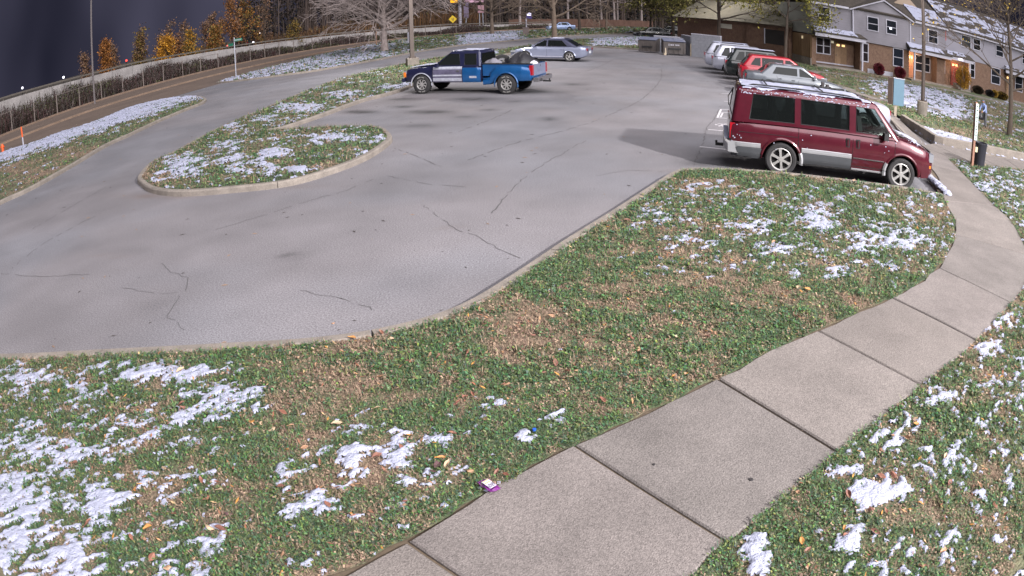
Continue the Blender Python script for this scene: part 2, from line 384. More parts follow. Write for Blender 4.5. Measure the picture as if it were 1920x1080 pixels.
# traced outlines, turned into ground positions
ZW = .10
K_NEAR = [(-14, 5.1), (-10, 5.45)]+GL([(0, 678), (200, 671), (420, 661), (600, 650), (740, 628), (860, 590), (960, 530), (1060, 462), (1150, 405), (1220, 358), (1262, 332), (1300, 325), (1433, 330), (1600, 348), (1700, 361)])+[(9.25, 11.95)]
K_FRONT = [(9.42, 12.0)]+GL([(1738, 335)])+[(12.6, 18.6), (14.3, 22.4), (15.8, 26.0), (16.6, 30), (16.9, 35), (17.3, 42), (17.4, 46.5)]
WL = [(-3.4, 1.0), (-2.2, 2.0)]+GL([(640, 1080), (765, 1015), (925, 920), (1078, 838), (1345, 712), (1532, 620), (1672, 560), (1740, 520), (1775, 480), (1790, 440), (1788, 410), (1772, 380)], ZW)+[(10.25, 13.5), (11.2, 15.6), (12.1, 17.3)]
WR = [(-1.2, -.4), (0.1, 1.6)]+GL([(1300, 1080), (1362, 1018), (1570, 850), (1727, 725), (1830, 640), (1912, 550), (1929, 500), (1915, 450), (1890, 410), (1858, 380), (1776, 297)], ZW)
kn = kerb(K_NEAR, side=-1, seclen=3.0)
k_in = offset(kn, -.155)
wl = resample(WL, .12); wr = resample(WR, .2)
def clip_to(path, ymax): return [p for p in path if p[1] < ymax]
WLc = [p for p in wl if p[1] < 11.75]
# wavy turf line along the walk
wlw = []
for p in WLc:
    n = float(fbm(p[0]*6, p[1]*6, 3, 77))-.5
    wlw.append((p[0]-.07*n*1.6+.0, p[1]+.09*n))
L1 = k_in[:]+[(9.3, 11.78)]+list(reversed(wlw))+[(-4.2, -1), (-14, -1)]
wrw = []
for p in wr:
    n = float(fbm(p[0]*6, p[1]*6, 3, 55))-.5
    wrw.append((p[0]+.06*n, p[1]-.08*n))
BR_LO = GL([(1778, 299), (1800, 302), (1815, 306), (1848, 312), (1920, 320), (1990, 333)], ZW)
BR_HI = GL([(1756, 270), (1800, 281), (1828, 286), (1870, 296), (1896, 299), (1990, 320)], ZW)
L2 = [(.1, -1)]+wrw[1:]+BR_LO+[(24, 9), (24, -1)]
ISL = GL([(502, 249), (560, 246), (640, 243), (700, 243), (722, 248), (735, 260), (731, 272), (690, 300), (620, 328), (540, 350), (440, 362), (340, 369), (285, 363), (264, 350), (259, 338), (285, 310), (330, 289), (400, 250), (480, 214), (580, 172), (635, 152), (670, 142), (750, 124), (817, 111)])+[(-4.2, 50), (-.4, 57), (7.4, 74.5), (16.5, 87), (17.5, 84), (14.6, 66), (12.2, 58.0), (9.6, 58.6), (6.8, 61), (3.5, 56.5), (-1.2, 47), (-3.5, 37), (-4.1, 30.5)]+GL([(730, 179), (680, 192), (605, 220), (530, 245)])
C_ = GL([(388, 189), (380, 196), (350, 208), (300, 229), (250, 253), (200, 276), (150, 306), (100, 335), (50, 362), (0, 385)])+[(-15.3, 12), (-16.5, 8), (-27, 8), (-28.6, 20)]+GL([(0, 292), (50, 275), (120, 250), (180, 231), (240, 206), (300, 191), (350, 184), (378, 184)])
D_ = GL([(405, 157), (440, 154), (520, 144), (600, 133), (700, 115), (760, 103), (850, 88), (950, 78), (1040, 70)])+[(11.5, 92), (21, 103), (34, 112), (44, 114), (47, 128), (34, 132), (15.6, 125), (3, 112), (-6, 103.5), (-13, 97), (-16, 85), (-18.4, 73), (-19.4, 62), (-20.3, 54), (-20.9, 49)]
def closed(p): return p+[p[0]]
def kerbed(poly, seclen, side):
    k = kerb(closed(poly), side=side, seclen=seclen)
    return offset(k[:-1], side*.15, closed=True)
def ccw(poly):
    return sum(a[0]*b[1]-b[0]*a[1] for a, b in zip(poly, poly[1:]+poly[:1])) > 0
L4 = kerbed(ISL, 3.5, 1 if ccw(ISL) else -1); L5 = kerbed(C_, 5, 1 if ccw(C_) else -1); L6 = kerbed(D_, 8, 1 if ccw(D_) else -1)
WALL = GL([(1688, 226), (1700, 234), (1728, 252), (1752, 268), (1768, 272), (1800, 278), (1828, 283), (1896, 296), (1990, 316)], ZW)
STRIPHI = GL([(1700, 229), (1740, 241), (1819, 263), (1896, 291), (1990, 320)], ZW)
L3 = [(15.9, 24.0)]+GL([(1703, 227), (1740, 238), (1819, 260), (1896, 289), (1990, 316)], ZW)+[(26, 16), (60, 16), (75, 44), (75, 80), (22, 80), (18.6, 60), (17.7, 50), (17.6, 46.5), (17.5, 42), (17.1, 35), (16.8, 30), (16.2, 26)]
kerb(K_FRONT, side=-1, seclen=3)
lawn(L1, .16, .018); lawn(L2, .2, .02); lawn(L3, .7, .03); lawn(L4, .35, .03); lawn(L5, .45, .03); lawn(L6, 1.0, .05)
FARG = [(14, 86), (23, 103), (35, 112), (60, 118), (60, 82), (20, 80), (18, 70)]
STRIP = WALL[1:]+list(reversed([(a+.02, b+.05) for a, b in STRIPHI[1:]]))
lawn(STRIP, .3, .02)
# narrow rear kerb of the snowy strip, and the low retaining wall
kerb(STRIPHI, side=1, width=.14, h=.16, seclen=2.5)
wroot = empty('retaining_wall'); tag(wroot, 'low pale concrete retaining wall curving along the walk beyond the maroon van', 'low wall')
wpts = resample(WALL, .3)
for i in range(0, len(wpts)-1, 6):
    seg = wpts[i:i+7]
    if len(seg) < 2: continue
    a = offset(seg, 0); b = offset(seg, .2); k = MB(); n = len(seg); kk = (.30)
    zt = .36
    k.v = [(x, y, -.02) for x, y in a]+[(x, y, zt-.02) for x, y in a]+[(x, y, zt) for x, y in offset(seg, .02)]+[(x, y, zt) for x, y in offset(seg, .18)]+[(x, y, zt-.02) for x, y in b]+[(x, y, -.02) for x, y in b]
    for r_ in range(6):
        s_ = (r_+1) % 6
        for q in range(n-1): k.f.append([r_*n+q, r_*n+q+1, s_*n+q+1, s_*n+q]); k.m.append(0)
    k.f.append([r_*n for r_ in range(6)]); k.m.append(0); k.f.append([r_*n+n-1 for r_ in range(6)]); k.m.append(0)
    k.build('wall_section', m_kerb, wroot)
# ---- the walk: cast slabs with open joints
wroot = empty('sidewalk'); tag(wroot, kind='structure')
bedp = wlw[:]
m_bed = mat('joint_dirt', (88, 76, 62), .95, var=.2, scale=20)
JN = [((640, 1080), None)]
def near_i(path, p): return min(range(len(path)), key=lambda i: (path[i][0]-p[0])**2+(path[i][1]-p[1])**2)
js = [G(765, 1015, ZW), G(1078, 838, ZW), G(1345, 712, ZW), G(1532, 620, ZW), G(1672, 560, ZW), G(1758, 503, ZW), G(1790, 440, ZW), G(1772, 378, ZW)]
jr = [G(990, 1180, ZW), G(1362, 1018, ZW), G(1570, 850, ZW), G(1727, 725, ZW), G(1830, 640, ZW), G(1895, 571, ZW), G(1926, 480, ZW), G(1866, 388, ZW)]
wlf = resample(WL, .05); wrf = resample(WR, .05)
il = [near_i(wlf, p) for p in js]; ir = [near_i(wrf, p) for p in jr]
il = [max(0, il[0]-30)]+il+[near_i(wlf, (10.9, 15.0)), len(wlf)-1]; ir = [max(0, ir[0]-30)]+ir+[near_i(wrf, (12.0, 14.3)), len(wrf)-1]
def sub(path, a, b, n):
    out = []
    for k in range(n+1):
        t = a+(b-a)*k/n; i = min(int(t), len(path)-2); f = t-i
        out.append((path[i][0]*(1-f)+path[i+1][0]*f, path[i][1]*(1-f)+path[i+1][1]*f))
    return out
def slab(Lp, Rp, root, z0, z1, mtl, name='slab', gap=.012):
    """Lp, Rp: matching points along both edges"""
    n = len(Lp)
    def rows(inset, edge, z):
        out = []
        for i in range(n):
            l = Vector(Lp[i]); r = Vector(Rp[i])
            t = 0
            d = (r-l).normalized(); l2 = l+d*edge; r2 = r-d*edge
            if i == 0: a = (Vector(Lp[1])-l).normalized(); l2 = l2+a*inset; r2 = r2+(Vector(Rp[1])-r).normalized()*inset
            if i == n-1: l2 = l2-(l-Vector(Lp[-2])).normalized()*inset; r2 = r2-(r-Vector(Rp[-2])).normalized()*inset
            out.append((l2.x, l2.y, z)); out.append((r2.x, r2.y, z))
        return out
    k = MB(); k.v = rows(gap, 0, z0)+rows(gap, 0, z1-.012)+rows(gap+.014, .012, z1); m_ = 2*n
    loop = [2*i for i in range(n)]+[2*i+1 for i in reversed(range(n))]
    for lv in (0, 1):
        for q in range(len(loop)):
            a = loop[q]; b = loop[(q+1) % len(loop)]
            k.f.append([lv*m_+a, lv*m_+b, (lv+1)*m_+b, (lv+1)*m_+a]); k.m.append(0)
    for i in range(n-1): k.f.append([2*m_+2*i, 2*m_+2*i+1, 2*m_+2*i+3, 2*m_+2*i+2]); k.m.append(0)
    return k.build(name, mtl, root)
bed = MB()
for q in range(len(il)-1):
    if il[q+1]-il[q] < 3: continue
    n = max(2, int((il[q+1]-il[q])/5)); Lp = sub(wlf, il[q], il[q+1], n); Rp = sub(wrf, ir[q], ir[q+1], n)
    Lp = [(x+.05*(float(fbm(x*7, y*7, 3, 4))-.5), y-.10*(float(fbm(x*7, y*7, 3, 14))-.4)) for x, y in Lp] if q < 8 else Lp
    cc_ = [(115, 108, 104), (119, 112, 108), (111, 105, 102), (116, 109, 106)][(q*3) % 4]
    slab(Lp, Rp, wroot, .02, ZW+.018+.004*(q % 2), mat('concrete_%d' % ((q*3) % 4), cc_, .9, var=.16, scale=1.1+.3*(q % 3), bump=.7, bscale=90, speck=.3, sscale=70))
    base_i = len(bed.v)
    ex = [((Vector(l)-Vector(r_)).normalized()*.14) for l, r_ in zip(Lp, Rp)]
    bed.v += [(x+e_.x, y+e_.y, ZW-.004) for (x, y), e_ in zip(Lp, ex)]+[(x-e_.x, y-e_.y, ZW-.004) for (x, y), e_ in zip(Rp, ex)]
    for i in range(n): bed.f.append([base_i+i, base_i+i+1, base_i+n+2+i, base_i+n+1+i]); bed.m.append(0)
tag(bed.build('joint_bed', m_bed, wroot), kind='stuff')
# walk branch to the right, and the walk that goes on past the parked noses
def strip_walk(A_, B_, step, z=None, th=.05, mtl=None):
    n = max(2, int(sum(math.hypot(b[0]-a[0], b[1]-a[1]) for a, b in zip(A_, A_[1:]))/.3))
    a = resample(A_, .3); b = resample(B_, .3); m_ = max(2, int(sum(math.hypot(q[0]-p[0], q[1]-p[1]) for p, q in zip(a, a[1:]))/step))
    for i in range(m_):
        La = sub(a, (len(a)-1)*i/m_, (len(a)-1)*(i+1)/m_, 4); Lb = sub(b, (len(b)-1)*i/m_, (len(b)-1)*(i+1)/m_, 4)
        if z is None:
            zc = [float(zterr(p[0], p[1]))+th-.02 for p in La]; slab(La, Lb, wroot, min(zc)-.15, max(zc), mtl or m_conc)
        else: slab(La, Lb, wroot, z-.1, z, mtl or m_conc)
e0 = wlf[-1]; e1 = wrf[-1]
strip_walk([e0, BR_HI[0]]+BR_HI[1:], [e1]+BR_LO[1:], 1.6, z=ZW+.02)
strip_walk([(12.0, 17.15), (13.6, 20.9), (14.6, 22.9), (16.1, 26.1), (16.95, 30), (17.2, 35)], [(12.55, 16.9), (14.1, 20.6), (15.2, 23.2)]+[(16.2, 25.9), (17.05, 30), (17.3, 35)], 2, z=ZW+.008)
HW = GL([(1512, 133), (1560, 137), (1600, 142), (1660, 150), (1720, 158), (1820, 178), (1910, 200), (1990, 222)], .47)
strip_walk(offset(HW, .5), offset(HW, -.5), 2.5, th=.06)
LW = GL([(1560, 162), (1635, 186), (1670, 191), (1740, 203), (1825, 229), (1906, 256), (1960, 272)], .12)
LWt = LW
strip_walk(offset(LWt, .35), offset(LWt, -.35), 2.0, th=.05)
for (u, v, r, lb) in [(1408, 899, .02, 'larger dark spot of old gum trodden into the middle of a sidewalk slab'), (1226, 871, .012, 'smaller faint dark gum spot left of the larger one on the same slab')]:
    mb = MB(); x, y = G(u, v, ZW+.02); mb.tube([(x, y, ZW+.018), (x, y, ZW+.026)], [r, r*.8], 9)
    tag(mb.build('chewing_gum', m_gum), lb, 'gum')

# ---- the road, its gutters
def sheet(name, A_, B_, z, mtl, kind='structure', parent=None):
    a = resample(A_, 2.0); b = resample(B_, 2.0); n = 80; a = sub(a, 0, len(a)-1, n); b = sub(b, 0, len(b)-1, n)
    k = MB(); k.v = [(x, y, z) for x, y in a]+[(x, y, z) for x, y in b]
    for i in range(n): k.f.append([i, i+1, n+2+i, n+1+i]); k.m.append(0)
    o = k.build(name, mtl, parent)
    if kind: tag(o, kind=kind)
    return o
RN = [(-26, 2), (-27.8, 14), (-27.3, 24), (-25.2, 31), (-22.5, 38), (-20.4, 46), (-19.8, 52), (-19, 62), (-17.9, 73), (-15.4, 85), (-12, 97), (-4.5, 104.8), (4, 112), (17, 124), (36, 132), (60, 134), (110, 120)]
RF = [(-42, 2), (-42.5, 18), (-41.2, 31), (-39.3, 40), (-37.6, 49), (-35.3, 58), (-32.6, 67), (-29.7, 76), (-25.6, 86), (-20.2, 94.5), (-13, 102.5), (-6.5, 110), (1, 118.5), (13, 131), (34, 141), (60, 143), (110, 130)]
RM = [(-35, 2), (-34.6, 18), (-33.5, 29), (-31.6, 36), (-30, 44), (-27.8, 52), (-25.4, 60), (-23, 68), (-19.8, 77), (-16, 86)]
sheet('road', RN, RF, .004, m_road)
m_gut = mat('gutter_concrete', (128, 108, 92), .9, var=.2, scale=1.5)
for L_, nm, h_ in ((RM, 'road_median_kerb', .12), (offset(RF, -.2) if False else RF, 'road_edge_kerb', .14)):
    pts = resample(L_, 1.0); k = MB(); n = len(pts)
    pf = [(0, 0), (.03, h_), (.42, h_), (.45, 0)]
    k.v = [(x, y, .004+z_) for o_, z_ in pf for x, y in offset(pts, o_)]
    for i in range(3):
        for q in range(n-1): k.f.append([i*n+q, i*n+q+1, (i+1)*n+q+1, (i+1)*n+q]); k.m.append(0)
    tag(k.build(nm, m_gut), kind='structure')
sheet('road_shoulder', offset(resample(RF, 2), .95), offset(resample(RF, 2), 1.5), .03, m_gut)

# ================================================================== SNOW LYING ON THE TURF
SB = [(300, 698, 190, 26, .62), (60, 705, 90, 28, .62), (180, 735, 80, 28, .5), (390, 745, 90, 48, .58), (120, 850, 130, 55, .60), (25, 960, 85, 130, .70), (200, 950, 60, 55, .72), (110, 1055, 120, 60, .74), (265, 895, 45, 70, .45),
      (560, 955, 60, 60, .42), (660, 872, 38, 42, .78), (742, 850, 36, 45, .8), (680, 812, 38, 18, .4), (815, 826, 34, 18, .6), (755, 908, 25, 30, .52), (530, 900, 25, 40, .48), (590, 940, 40, 40, .5), (920, 760, 60, 22, .35), (1035, 780, 40, 25, .48), (985, 822, 30, 22, .56),
      (1065, 662, 40, 15, .36), (1035, 545, 16, 16, .42), (1250, 590, 50, 14, .34), (560, 1055, 60, 25, .45), (655, 1000, 40, 30, .34), (350, 870, 70, 60, .34), (340, 780, 60, 30, .55), (480, 745, 18, 50, .5), (50, 800, 60, 40, .55), (330, 1030, 60, 50, .3),
      (1230, 400, 45, 26, .5), (1410, 425, 60, 30, .5), (1455, 472, 60, 22, .6), (1530, 410, 60, 28, .68), (1620, 450, 70, 34, .62), (1605, 500, 50, 26, .52), (1700, 452, 70, 32, .6), (1560, 510, 36, 24, .55), (1490, 515, 26, 20, .55), (1690, 498, 50, 20, .45), (1650, 387, 110, 16, .42),
      (1400, 347, 70, 14, .4), (1740, 372, 50, 12, .45), (1350, 365, 60, 18, .36), (1545, 470, 60, 30, .4), (1200, 420, 30, 14, .4), (1480, 360, 90, 12, .35),
      (1650, 925, 66, 36, .84), (1585, 885, 45, 18, .64), (1670, 828, 50, 34, .64), (1738, 865, 26, 52, .66), (1765, 745, 45, 22, .66), (1700, 800, 50, 26, .5), (1418, 1042, 32, 44, .9), (1590, 1030, 32, 50, .72), (1690, 1010, 40, 25, .42), (1830, 930, 28, 46, .56), (1885, 880, 40, 60, .42),
      (1860, 655, 45, 24, .6), (1905, 690, 30, 40, .5), (1850, 1050, 24, 34, .44), (1820, 790, 40, 14, .45), (1540, 1000, 24, 20, .45), (1900, 600, 40, 30, .5), (1850, 352, 50, 22, .58), (1895, 345, 40, 30, .5), (1830, 330, 30, 12, .4), (1905, 420, 20, 30, .4),
      (350, 312, 60, 36, .56), (440, 300, 90, 22, .48), (512, 287, 34, 9, .92), (560, 318, 24, 8, .82), (625, 258, 70, 9, .58), (690, 290, 46, 16, .5), (480, 322, 80, 12, .42), (715, 262, 16, 11, .62), (420, 275, 50, 16, .5), (500, 312, 30, 12, .6), (590, 268, 30, 10, .5),
      (560, 202, 80, 18, .55), (650, 178, 70, 13, .5), (440, 240, 40, 16, .5), (730, 165, 50, 9, .5), (500, 222, 40, 12, .5), (765, 160, 20, 8, .6), (915, 98, 30, 4, .7)]
REG = {}
def snowdens(X, Y, region):
    u, v = proj(np.stack([X, Y, 0*X+.11], 1)); d = blobs(u, v, SB)
    d = np.where(Y < .3, .25, d)
    ss = lambda t, a, b: np.clip((t-a)/(b-a), 0, 1)
    if region == '':
        d = np.maximum(d, .34*ss(u, 560, 400)*ss(v, 680, 700)); d = np.maximum(d, .32*ss(u, 1120, 1260)*ss(v, 570, 500)*ss(v, 320, 345)*(u < 1795)); d = np.maximum(d, .30*ss(u, 1480, 1640)*ss(v, 545, 600))
        d = np.maximum(d, .28*ss(v, 385, 360)*ss(u, 790, 720)); d = np.maximum(d, .33*(u > 1790)*ss(v, 590, 540)); d = np.maximum(d, .25*ss(u, 480, 560)*ss(u, 1060, 900)*ss(v, 720, 800))
    if region == 'C':
        t = ss(v-(290-.33*(u-60)), 8, -14); d = np.maximum(d, .18+.42*t); d = np.where(u > 390, 0, d)
    if region == 'D':
        d = np.maximum(d, .43*(1-ss(u, 700, 790))+.28*ss(u, 700, 790)); d = np.maximum(d, .56*ss(u, 810, 880)*ss(u, 1030, 960))
    if region == 'F': d = np.maximum(d, .52*ss(v, 90, 84)*ss(u, 1085, 1120)*ss(u, 1225, 1195))
    if region == 'G':
        t = ss(v-(148+(u-1620)*.22), -5, 6)*ss(v-(186+(u-1635)*.235), 6, -4)*ss(u, 1585, 1680)*ss(u, 1860, 1790); d = np.maximum(d, .16+.36*t)
        d = np.maximum(d, .26*ss(u, 1780, 1850)); d = d*ss(v-(146+(u-1600)*.165), -2, 5)
    if region == 'S': d = np.maximum(d, .6)
    return d
def snow_m(X, Y, region):
    d = snowdens(X, Y, region)
    c_, s_ = math.cos(R(38)), math.sin(R(38))
    a = X*c_+Y*s_; b = -X*s_+Y*c_
    dd_ = np.hypot(X, Y); f2 = np.where(dd_ < 12, 22., np.where(dd_ < 30, 7., 2.2))
    n = .34*fbm(a*2.6+3, b*6.4, 5, 41)+.38*fbm(X*f2, Y*f2, 3, 51)+.28*fbm(a*f2*.55, b*f2*1.5, 3, 57)
    rg = fbm(a*4.2+9, b*9.5, 4, 71); n = .62*n+.38*(.5+(.070-np.abs(rg-.5))*2.2)
    m = n-(.494+(.46-d)*.42)
    return np.where(d < .06, -1, m)
SV = []; SF = []; SC = 0
def snow_zone(poly, cell, dmin, dmax, hgt, region='', azmax=60):
    global SC
    px = [p[0] for p in poly]; py = [p[1] for p in poly]
    x0 = max(min(px), -dmax); x1 = min(max(px), dmax); y0 = max(min(py), -1.0); y1 = min(max(py), dmax)
    if x1 <= x0 or y1 <= y0: return
    gx = np.arange(x0, x1, cell); gy = np.arange(y0, y1, cell); X, Y = np.meshgrid(gx, gy); sh = X.shape
    X = X+(np.random.rand(*sh)-.5)*cell*.5; Y = Y+(np.random.rand(*sh)-.5)*cell*.5
    D = np.hypot(X, Y); ok = (D >= dmin-cell) & (D < dmax+cell) & (np.abs(np.arctan2(X, Y)) < R(azmax))
    m = np.full(sh, -1.0); idx = np.nonzero(ok); 
    if len(idx[0]) == 0: return
    ip = inpoly(X[idx], Y[idx], poly); idx = (idx[0][ip], idx[1][ip])
    if len(idx[0]) == 0: return
    m[idx] = snow_m(X[idx], Y[idx], region)
    h = np.where(m > 0, np.sqrt(np.clip(m, 0, .12)/.12), -.6*np.clip(-m*12, 0, 1))*hgt
    Z = zterr(X, Y)+.016+h+np.where(m > 0, .25*hgt*(fbm(X*40, Y*40, 2, 5)-.5), 0)
    c = (m[:-1, :-1] > 0).astype(int)+(m[1:, :-1] > 0)+(m[:-1, 1:] > 0)+(m[1:, 1:] > 0)
    keep = c >= 2
    r, q = np.nonzero(keep)
    if len(r) == 0: return
    n1 = sh[1]; a = r*n1+q; F = np.stack([a, a+1, a+1+n1, a+n1], 1)
    un, inv_ = np.unique(F, return_inverse=True)
    V = np.stack([X.ravel()[un], Y.ravel()[un], Z.ravel()[un]], 1)
    SV.append(V); SF.append(inv_.reshape(F.shape)+SC); SC += len(V)
for poly, rg in ((L1, ''), (L2, '')):
    snow_zone(poly, .019, 0, 6.5, .020, rg); snow_zone(poly, .030, 6.5, 12, .024, rg); snow_zone(poly, .06, 12, 30, .035, rg)
snow_zone(L4, .055, 0, 26, .045, ''); snow_zone(L4, .11, 26, 48, .06, ''); snow_zone(L4, .3, 48, 95, .08, 'F')
snow_zone(L5, .08, 0, 46, .07, 'C'); snow_zone(L6, .13, 40, 75, .10, 'D'); snow_zone(L6, .3, 75, 150, .14, 'D')
snow_zone(L3, .10, 0, 60, .07, 'G'); snow_zone(STRIP, .05, 0, 40, .05, 'S')
sn = npmesh('snow_patches', np.concatenate(SV), np.concatenate(SF), m_snow, smooth=True); tag(sn, kind='stuff')
print('snow faces', sum(len(f) for f in SF))
# a heaped ridge of snow on the walk beside the van's nose
rid = MB(); rp_ = GL([(1741, 331), (1752, 340), (1764, 352), (1778, 366)], ZW+.02)
for i, (x, y) in enumerate(resample(rp_, .035)):
    r_ = .05+.045*random.random(); rid.tube([(x+random.uniform(-.06, .06), y+random.uniform(-.05, .05), ZW+.005), (x, y, ZW+.02+r_*.55), (x+.01, y, ZW+.02+r_*.8)], [r_*1.1, r_*.9, r_*.25], 7)
tag(rid.build('snow_ridge', m_snow, smooth=60), kind='stuff')

# ================================================================== GRASS
def grass(poly, dens, dmin, dmax, blen, bwid, region, seed, azmax=58):
    rs = np.random.RandomState(seed)
    r0, r1 = dmin, dmax; A = R(azmax); area = A*(r1*r1-r0*r0)
    n = int(area*dens); th = rs.uniform(-A, A, n); r = np.sqrt(rs.uniform(r0*r0, r1*r1, n)); X = r*np.sin(th); Y = r*np.cos(th)
    k = inpoly(X, Y, poly); X = X[k]; Y = Y[k]
    dr = dryness(X, Y); m = snow_m(X, Y, region)
    tuft = fbm(X*9, Y*9, 2, 61)
    k = (rs.rand(len(X)) < np.where(m > .0, .10, 1)) & (rs.rand(len(X)) < (1-.35*dr)*(.45+1.1*tuft))
    X = X[k]; Y = Y[k]; dr = dr[k]; n = len(X); tuft = tuft[k]
    kind = rs.rand(n)
    az = rs.uniform(0, 2*math.pi, n); ln = blen*(.5+rs.rand(n))*(.6+.9*tuft)*(1-.35*dr); wd = bwid*(.6+.8*rs.rand(n))
    flat = kind < .42                                   # clover-like leaflets lying nearly flat; the rest are blades
    tilt = np.where(flat, rs.uniform(1.0, 1.5, n), rs.uniform(.2, 1.25, n))
    wd = np.where(flat, wd*2.3, wd); l2 = np.where(flat, ln*.42, ln)
    z0 = zterr(X, Y)+.006+np.where(flat, rs.rand(n)*blen*.75*(1-.6*dr), 0)
    dx = np.cos(az)*np.sin(tilt); dy = np.sin(az)*np.sin(tilt); dz = np.cos(tilt)
    sx = -np.sin(az)*wd/2; sy = np.cos(az)*wd/2
    V = np.empty((n, 4, 3)); tip = np.where(flat, .9, .25)
    V[:, 0] = np.stack([X-sx*.5, Y-sy*.5, z0], 1); V[:, 1] = np.stack([X+sx*.5, Y+sy*.5, z0], 1)
    V[:, 2] = np.stack([X+dx*l2+sx*tip, Y+dy*l2+sy*tip, z0+dz*l2], 1); V[:, 3] = np.stack([X+dx*l2-sx*tip, Y+dy*l2-sy*tip, z0+dz*l2], 1)
    isdry = rs.rand(n) < np.clip(dr*1.1, 0, .93)
    g_ = np.where((rs.rand(n) < .4)[:, None], GREEN, DGREEN*1.05)*np.stack([rs.uniform(.65, 1.55, n), rs.uniform(.7, 1.5, n), rs.uniform(.65, 1.5, n)], 1)
    t_ = np.where((rs.rand(n) < .6)[:, None], TAN, RUST)*rs.uniform(.55, 1.35, n)[:, None]
    c = np.where(isdry[:, None], t_, g_)
    return V.reshape(-1, 3), np.repeat(c, 4, axis=0)
GV = []; GC = []
for poly in (L1, L2):
    for a in ((9500, .8, 5.2, .042, .0065), (5500, 5.2, 8.5, .05, .010), (2100, 8.5, 14, .06, .016), (600, 14, 24, .075, .03)):
        V, C_c = grass(poly, *a, '', len(GV)+5); GV.append(V); GC.append(C_c)
for poly, rg, a in ((L4, '', (520, 10, 26, .08, .03)), (L4, '', (130, 26, 50, .11, .06)), (L4, 'F', (22, 50, 95, .16, .12)), (L5, 'C', (110, 12, 46, .09, .05)), (L6, 'D', (42, 44, 80, .14, .10)), (L6, 'D', (14, 80, 150, .2, .2)), (L3, 'G', (120, 18, 50, .09, .06)), (STRIP, 'S', (300, 10, 30, .06, .03))):
    V, C_c = grass(poly, *a, rg, len(GV)+5); GV.append(V); GC.append(C_c)
GV = np.concatenate(GV); GC = np.concatenate(GC)
print('blades', len(GV)//4)
go = npmesh('grass', GV, np.arange(len(GV)).reshape(-1, 4), m_blade, GC); tag(go, kind='stuff')

# ================================================================== FALLEN LEAVES
def leaf_mesh(name, L, W, curl, m):
    k = MB(); n = 6; rows = []
    for i in range(n+1):
        t = i/n; w_ = W*math.sin(math.pi*min(1, t*.93+.04))**.8*(1-.25*t); x = L*(t-.5)
        rows.append(((x, -w_/2, abs(w_)*curl+.006*math.sin(t*7)), (x, 0, .25*curl*L*(t-.5)**2*4+.002), (x, w_/2, abs(w_)*curl)))
    k.v = [p for r_ in rows for p in r_]
    for i in range(n):
        for j in range(2): k.f.append([3*i+j, 3*i+j+1, 3*i+3+j+1, 3*i+3+j]); k.m.append(0)
    k.add([(-L*.5, -.0015, .003), (-L*.5, .0015, .003), (-L*.72, .001, .01), (-L*.72, -.001, .01)], [(0, 1, 2, 3)])
    me = bpy.data.meshes.new(name); me.from_pydata(k.v, [], k.f); me.materials.append(m); return me
LT = []
for nm, c in (('tan', (160, 124, 98)), ('brown', (120, 82, 70)), ('dark', (82, 58, 60)), ('orange', (172, 120, 66)), ('pale', (170, 146, 120)), ('rust', (132, 88, 72))):
    m = mat('leaf_'+nm, c, .7, var=.22, scale=40)
    LT.append((nm, [leaf_mesh('leaf', .095, .052, .25, m), leaf_mesh('leaf', .075, .056, -.15, m), leaf_mesh('leaf', .11, .05, .45, m)]))
LP = [(705, 768, 4), (722, 772, 0), (745, 729, 4), (632, 796, 4), (545, 801, 0), (472, 792, 3), (412, 805, 0), (510, 807, 4), (532, 776, 5), (395, 991, 4), (277, 992, 3), (272, 1012, 0), (247, 1010, 5), (140, 870, 1), (882, 885, 0), (820, 875, 2), (812, 885, 2), (527, 915, 1), (327, 967, 5),
      (315, 1067, 0), (255, 920, 3), (430, 965, 2), (705, 646, 4), (732, 639, 4), (805, 667, 0), (822, 669, 1), (877, 661, 5), (772, 680, 5), (860, 757, 5), (887, 742, 5), (850, 760, 1), (872, 747, 5), (952, 724, 0), (412, 922, 4), (1085, 584, 0), (1035, 595, 0), (1185, 634, 5), (975, 600, 5),
      (1325, 632, 1), (1342, 627, 0), (1375, 574, 0), (1502, 547, 3), (1514, 544, 3), (1130, 752, 5), (1080, 696, 0), (1072, 707, 4), (1582, 992, 3), (1502, 1017, 3), (1675, 892, 5), (1725, 947, 3), (1632, 957, 1), (1590, 930, 1), (1835, 912, 0), (1880, 787, 3), (1717, 797, 3), (1700, 825, 0),
      (825, 862, 3), (838, 872, 4), (1180, 460, 1), (1290, 495, 1), (1330, 380, 1), (1450, 455, 0), (1640, 1000, 1), (1660, 960, 5), (340, 760, 1), (345, 768, 1), (440, 880, 5), (125, 842, 1), (70, 885, 0), (165, 985, 5), (600, 870, 5), (178, 661, 5), (250, 650, 1), (622, 587, 0), (1540, 480, 3), (1560, 515, 5)]
rl = random.Random(3)
LWORDS = {0: 'tan', 1: 'brown', 2: 'dark purple brown', 3: 'orange', 4: 'pale', 5: 'rusty red'}
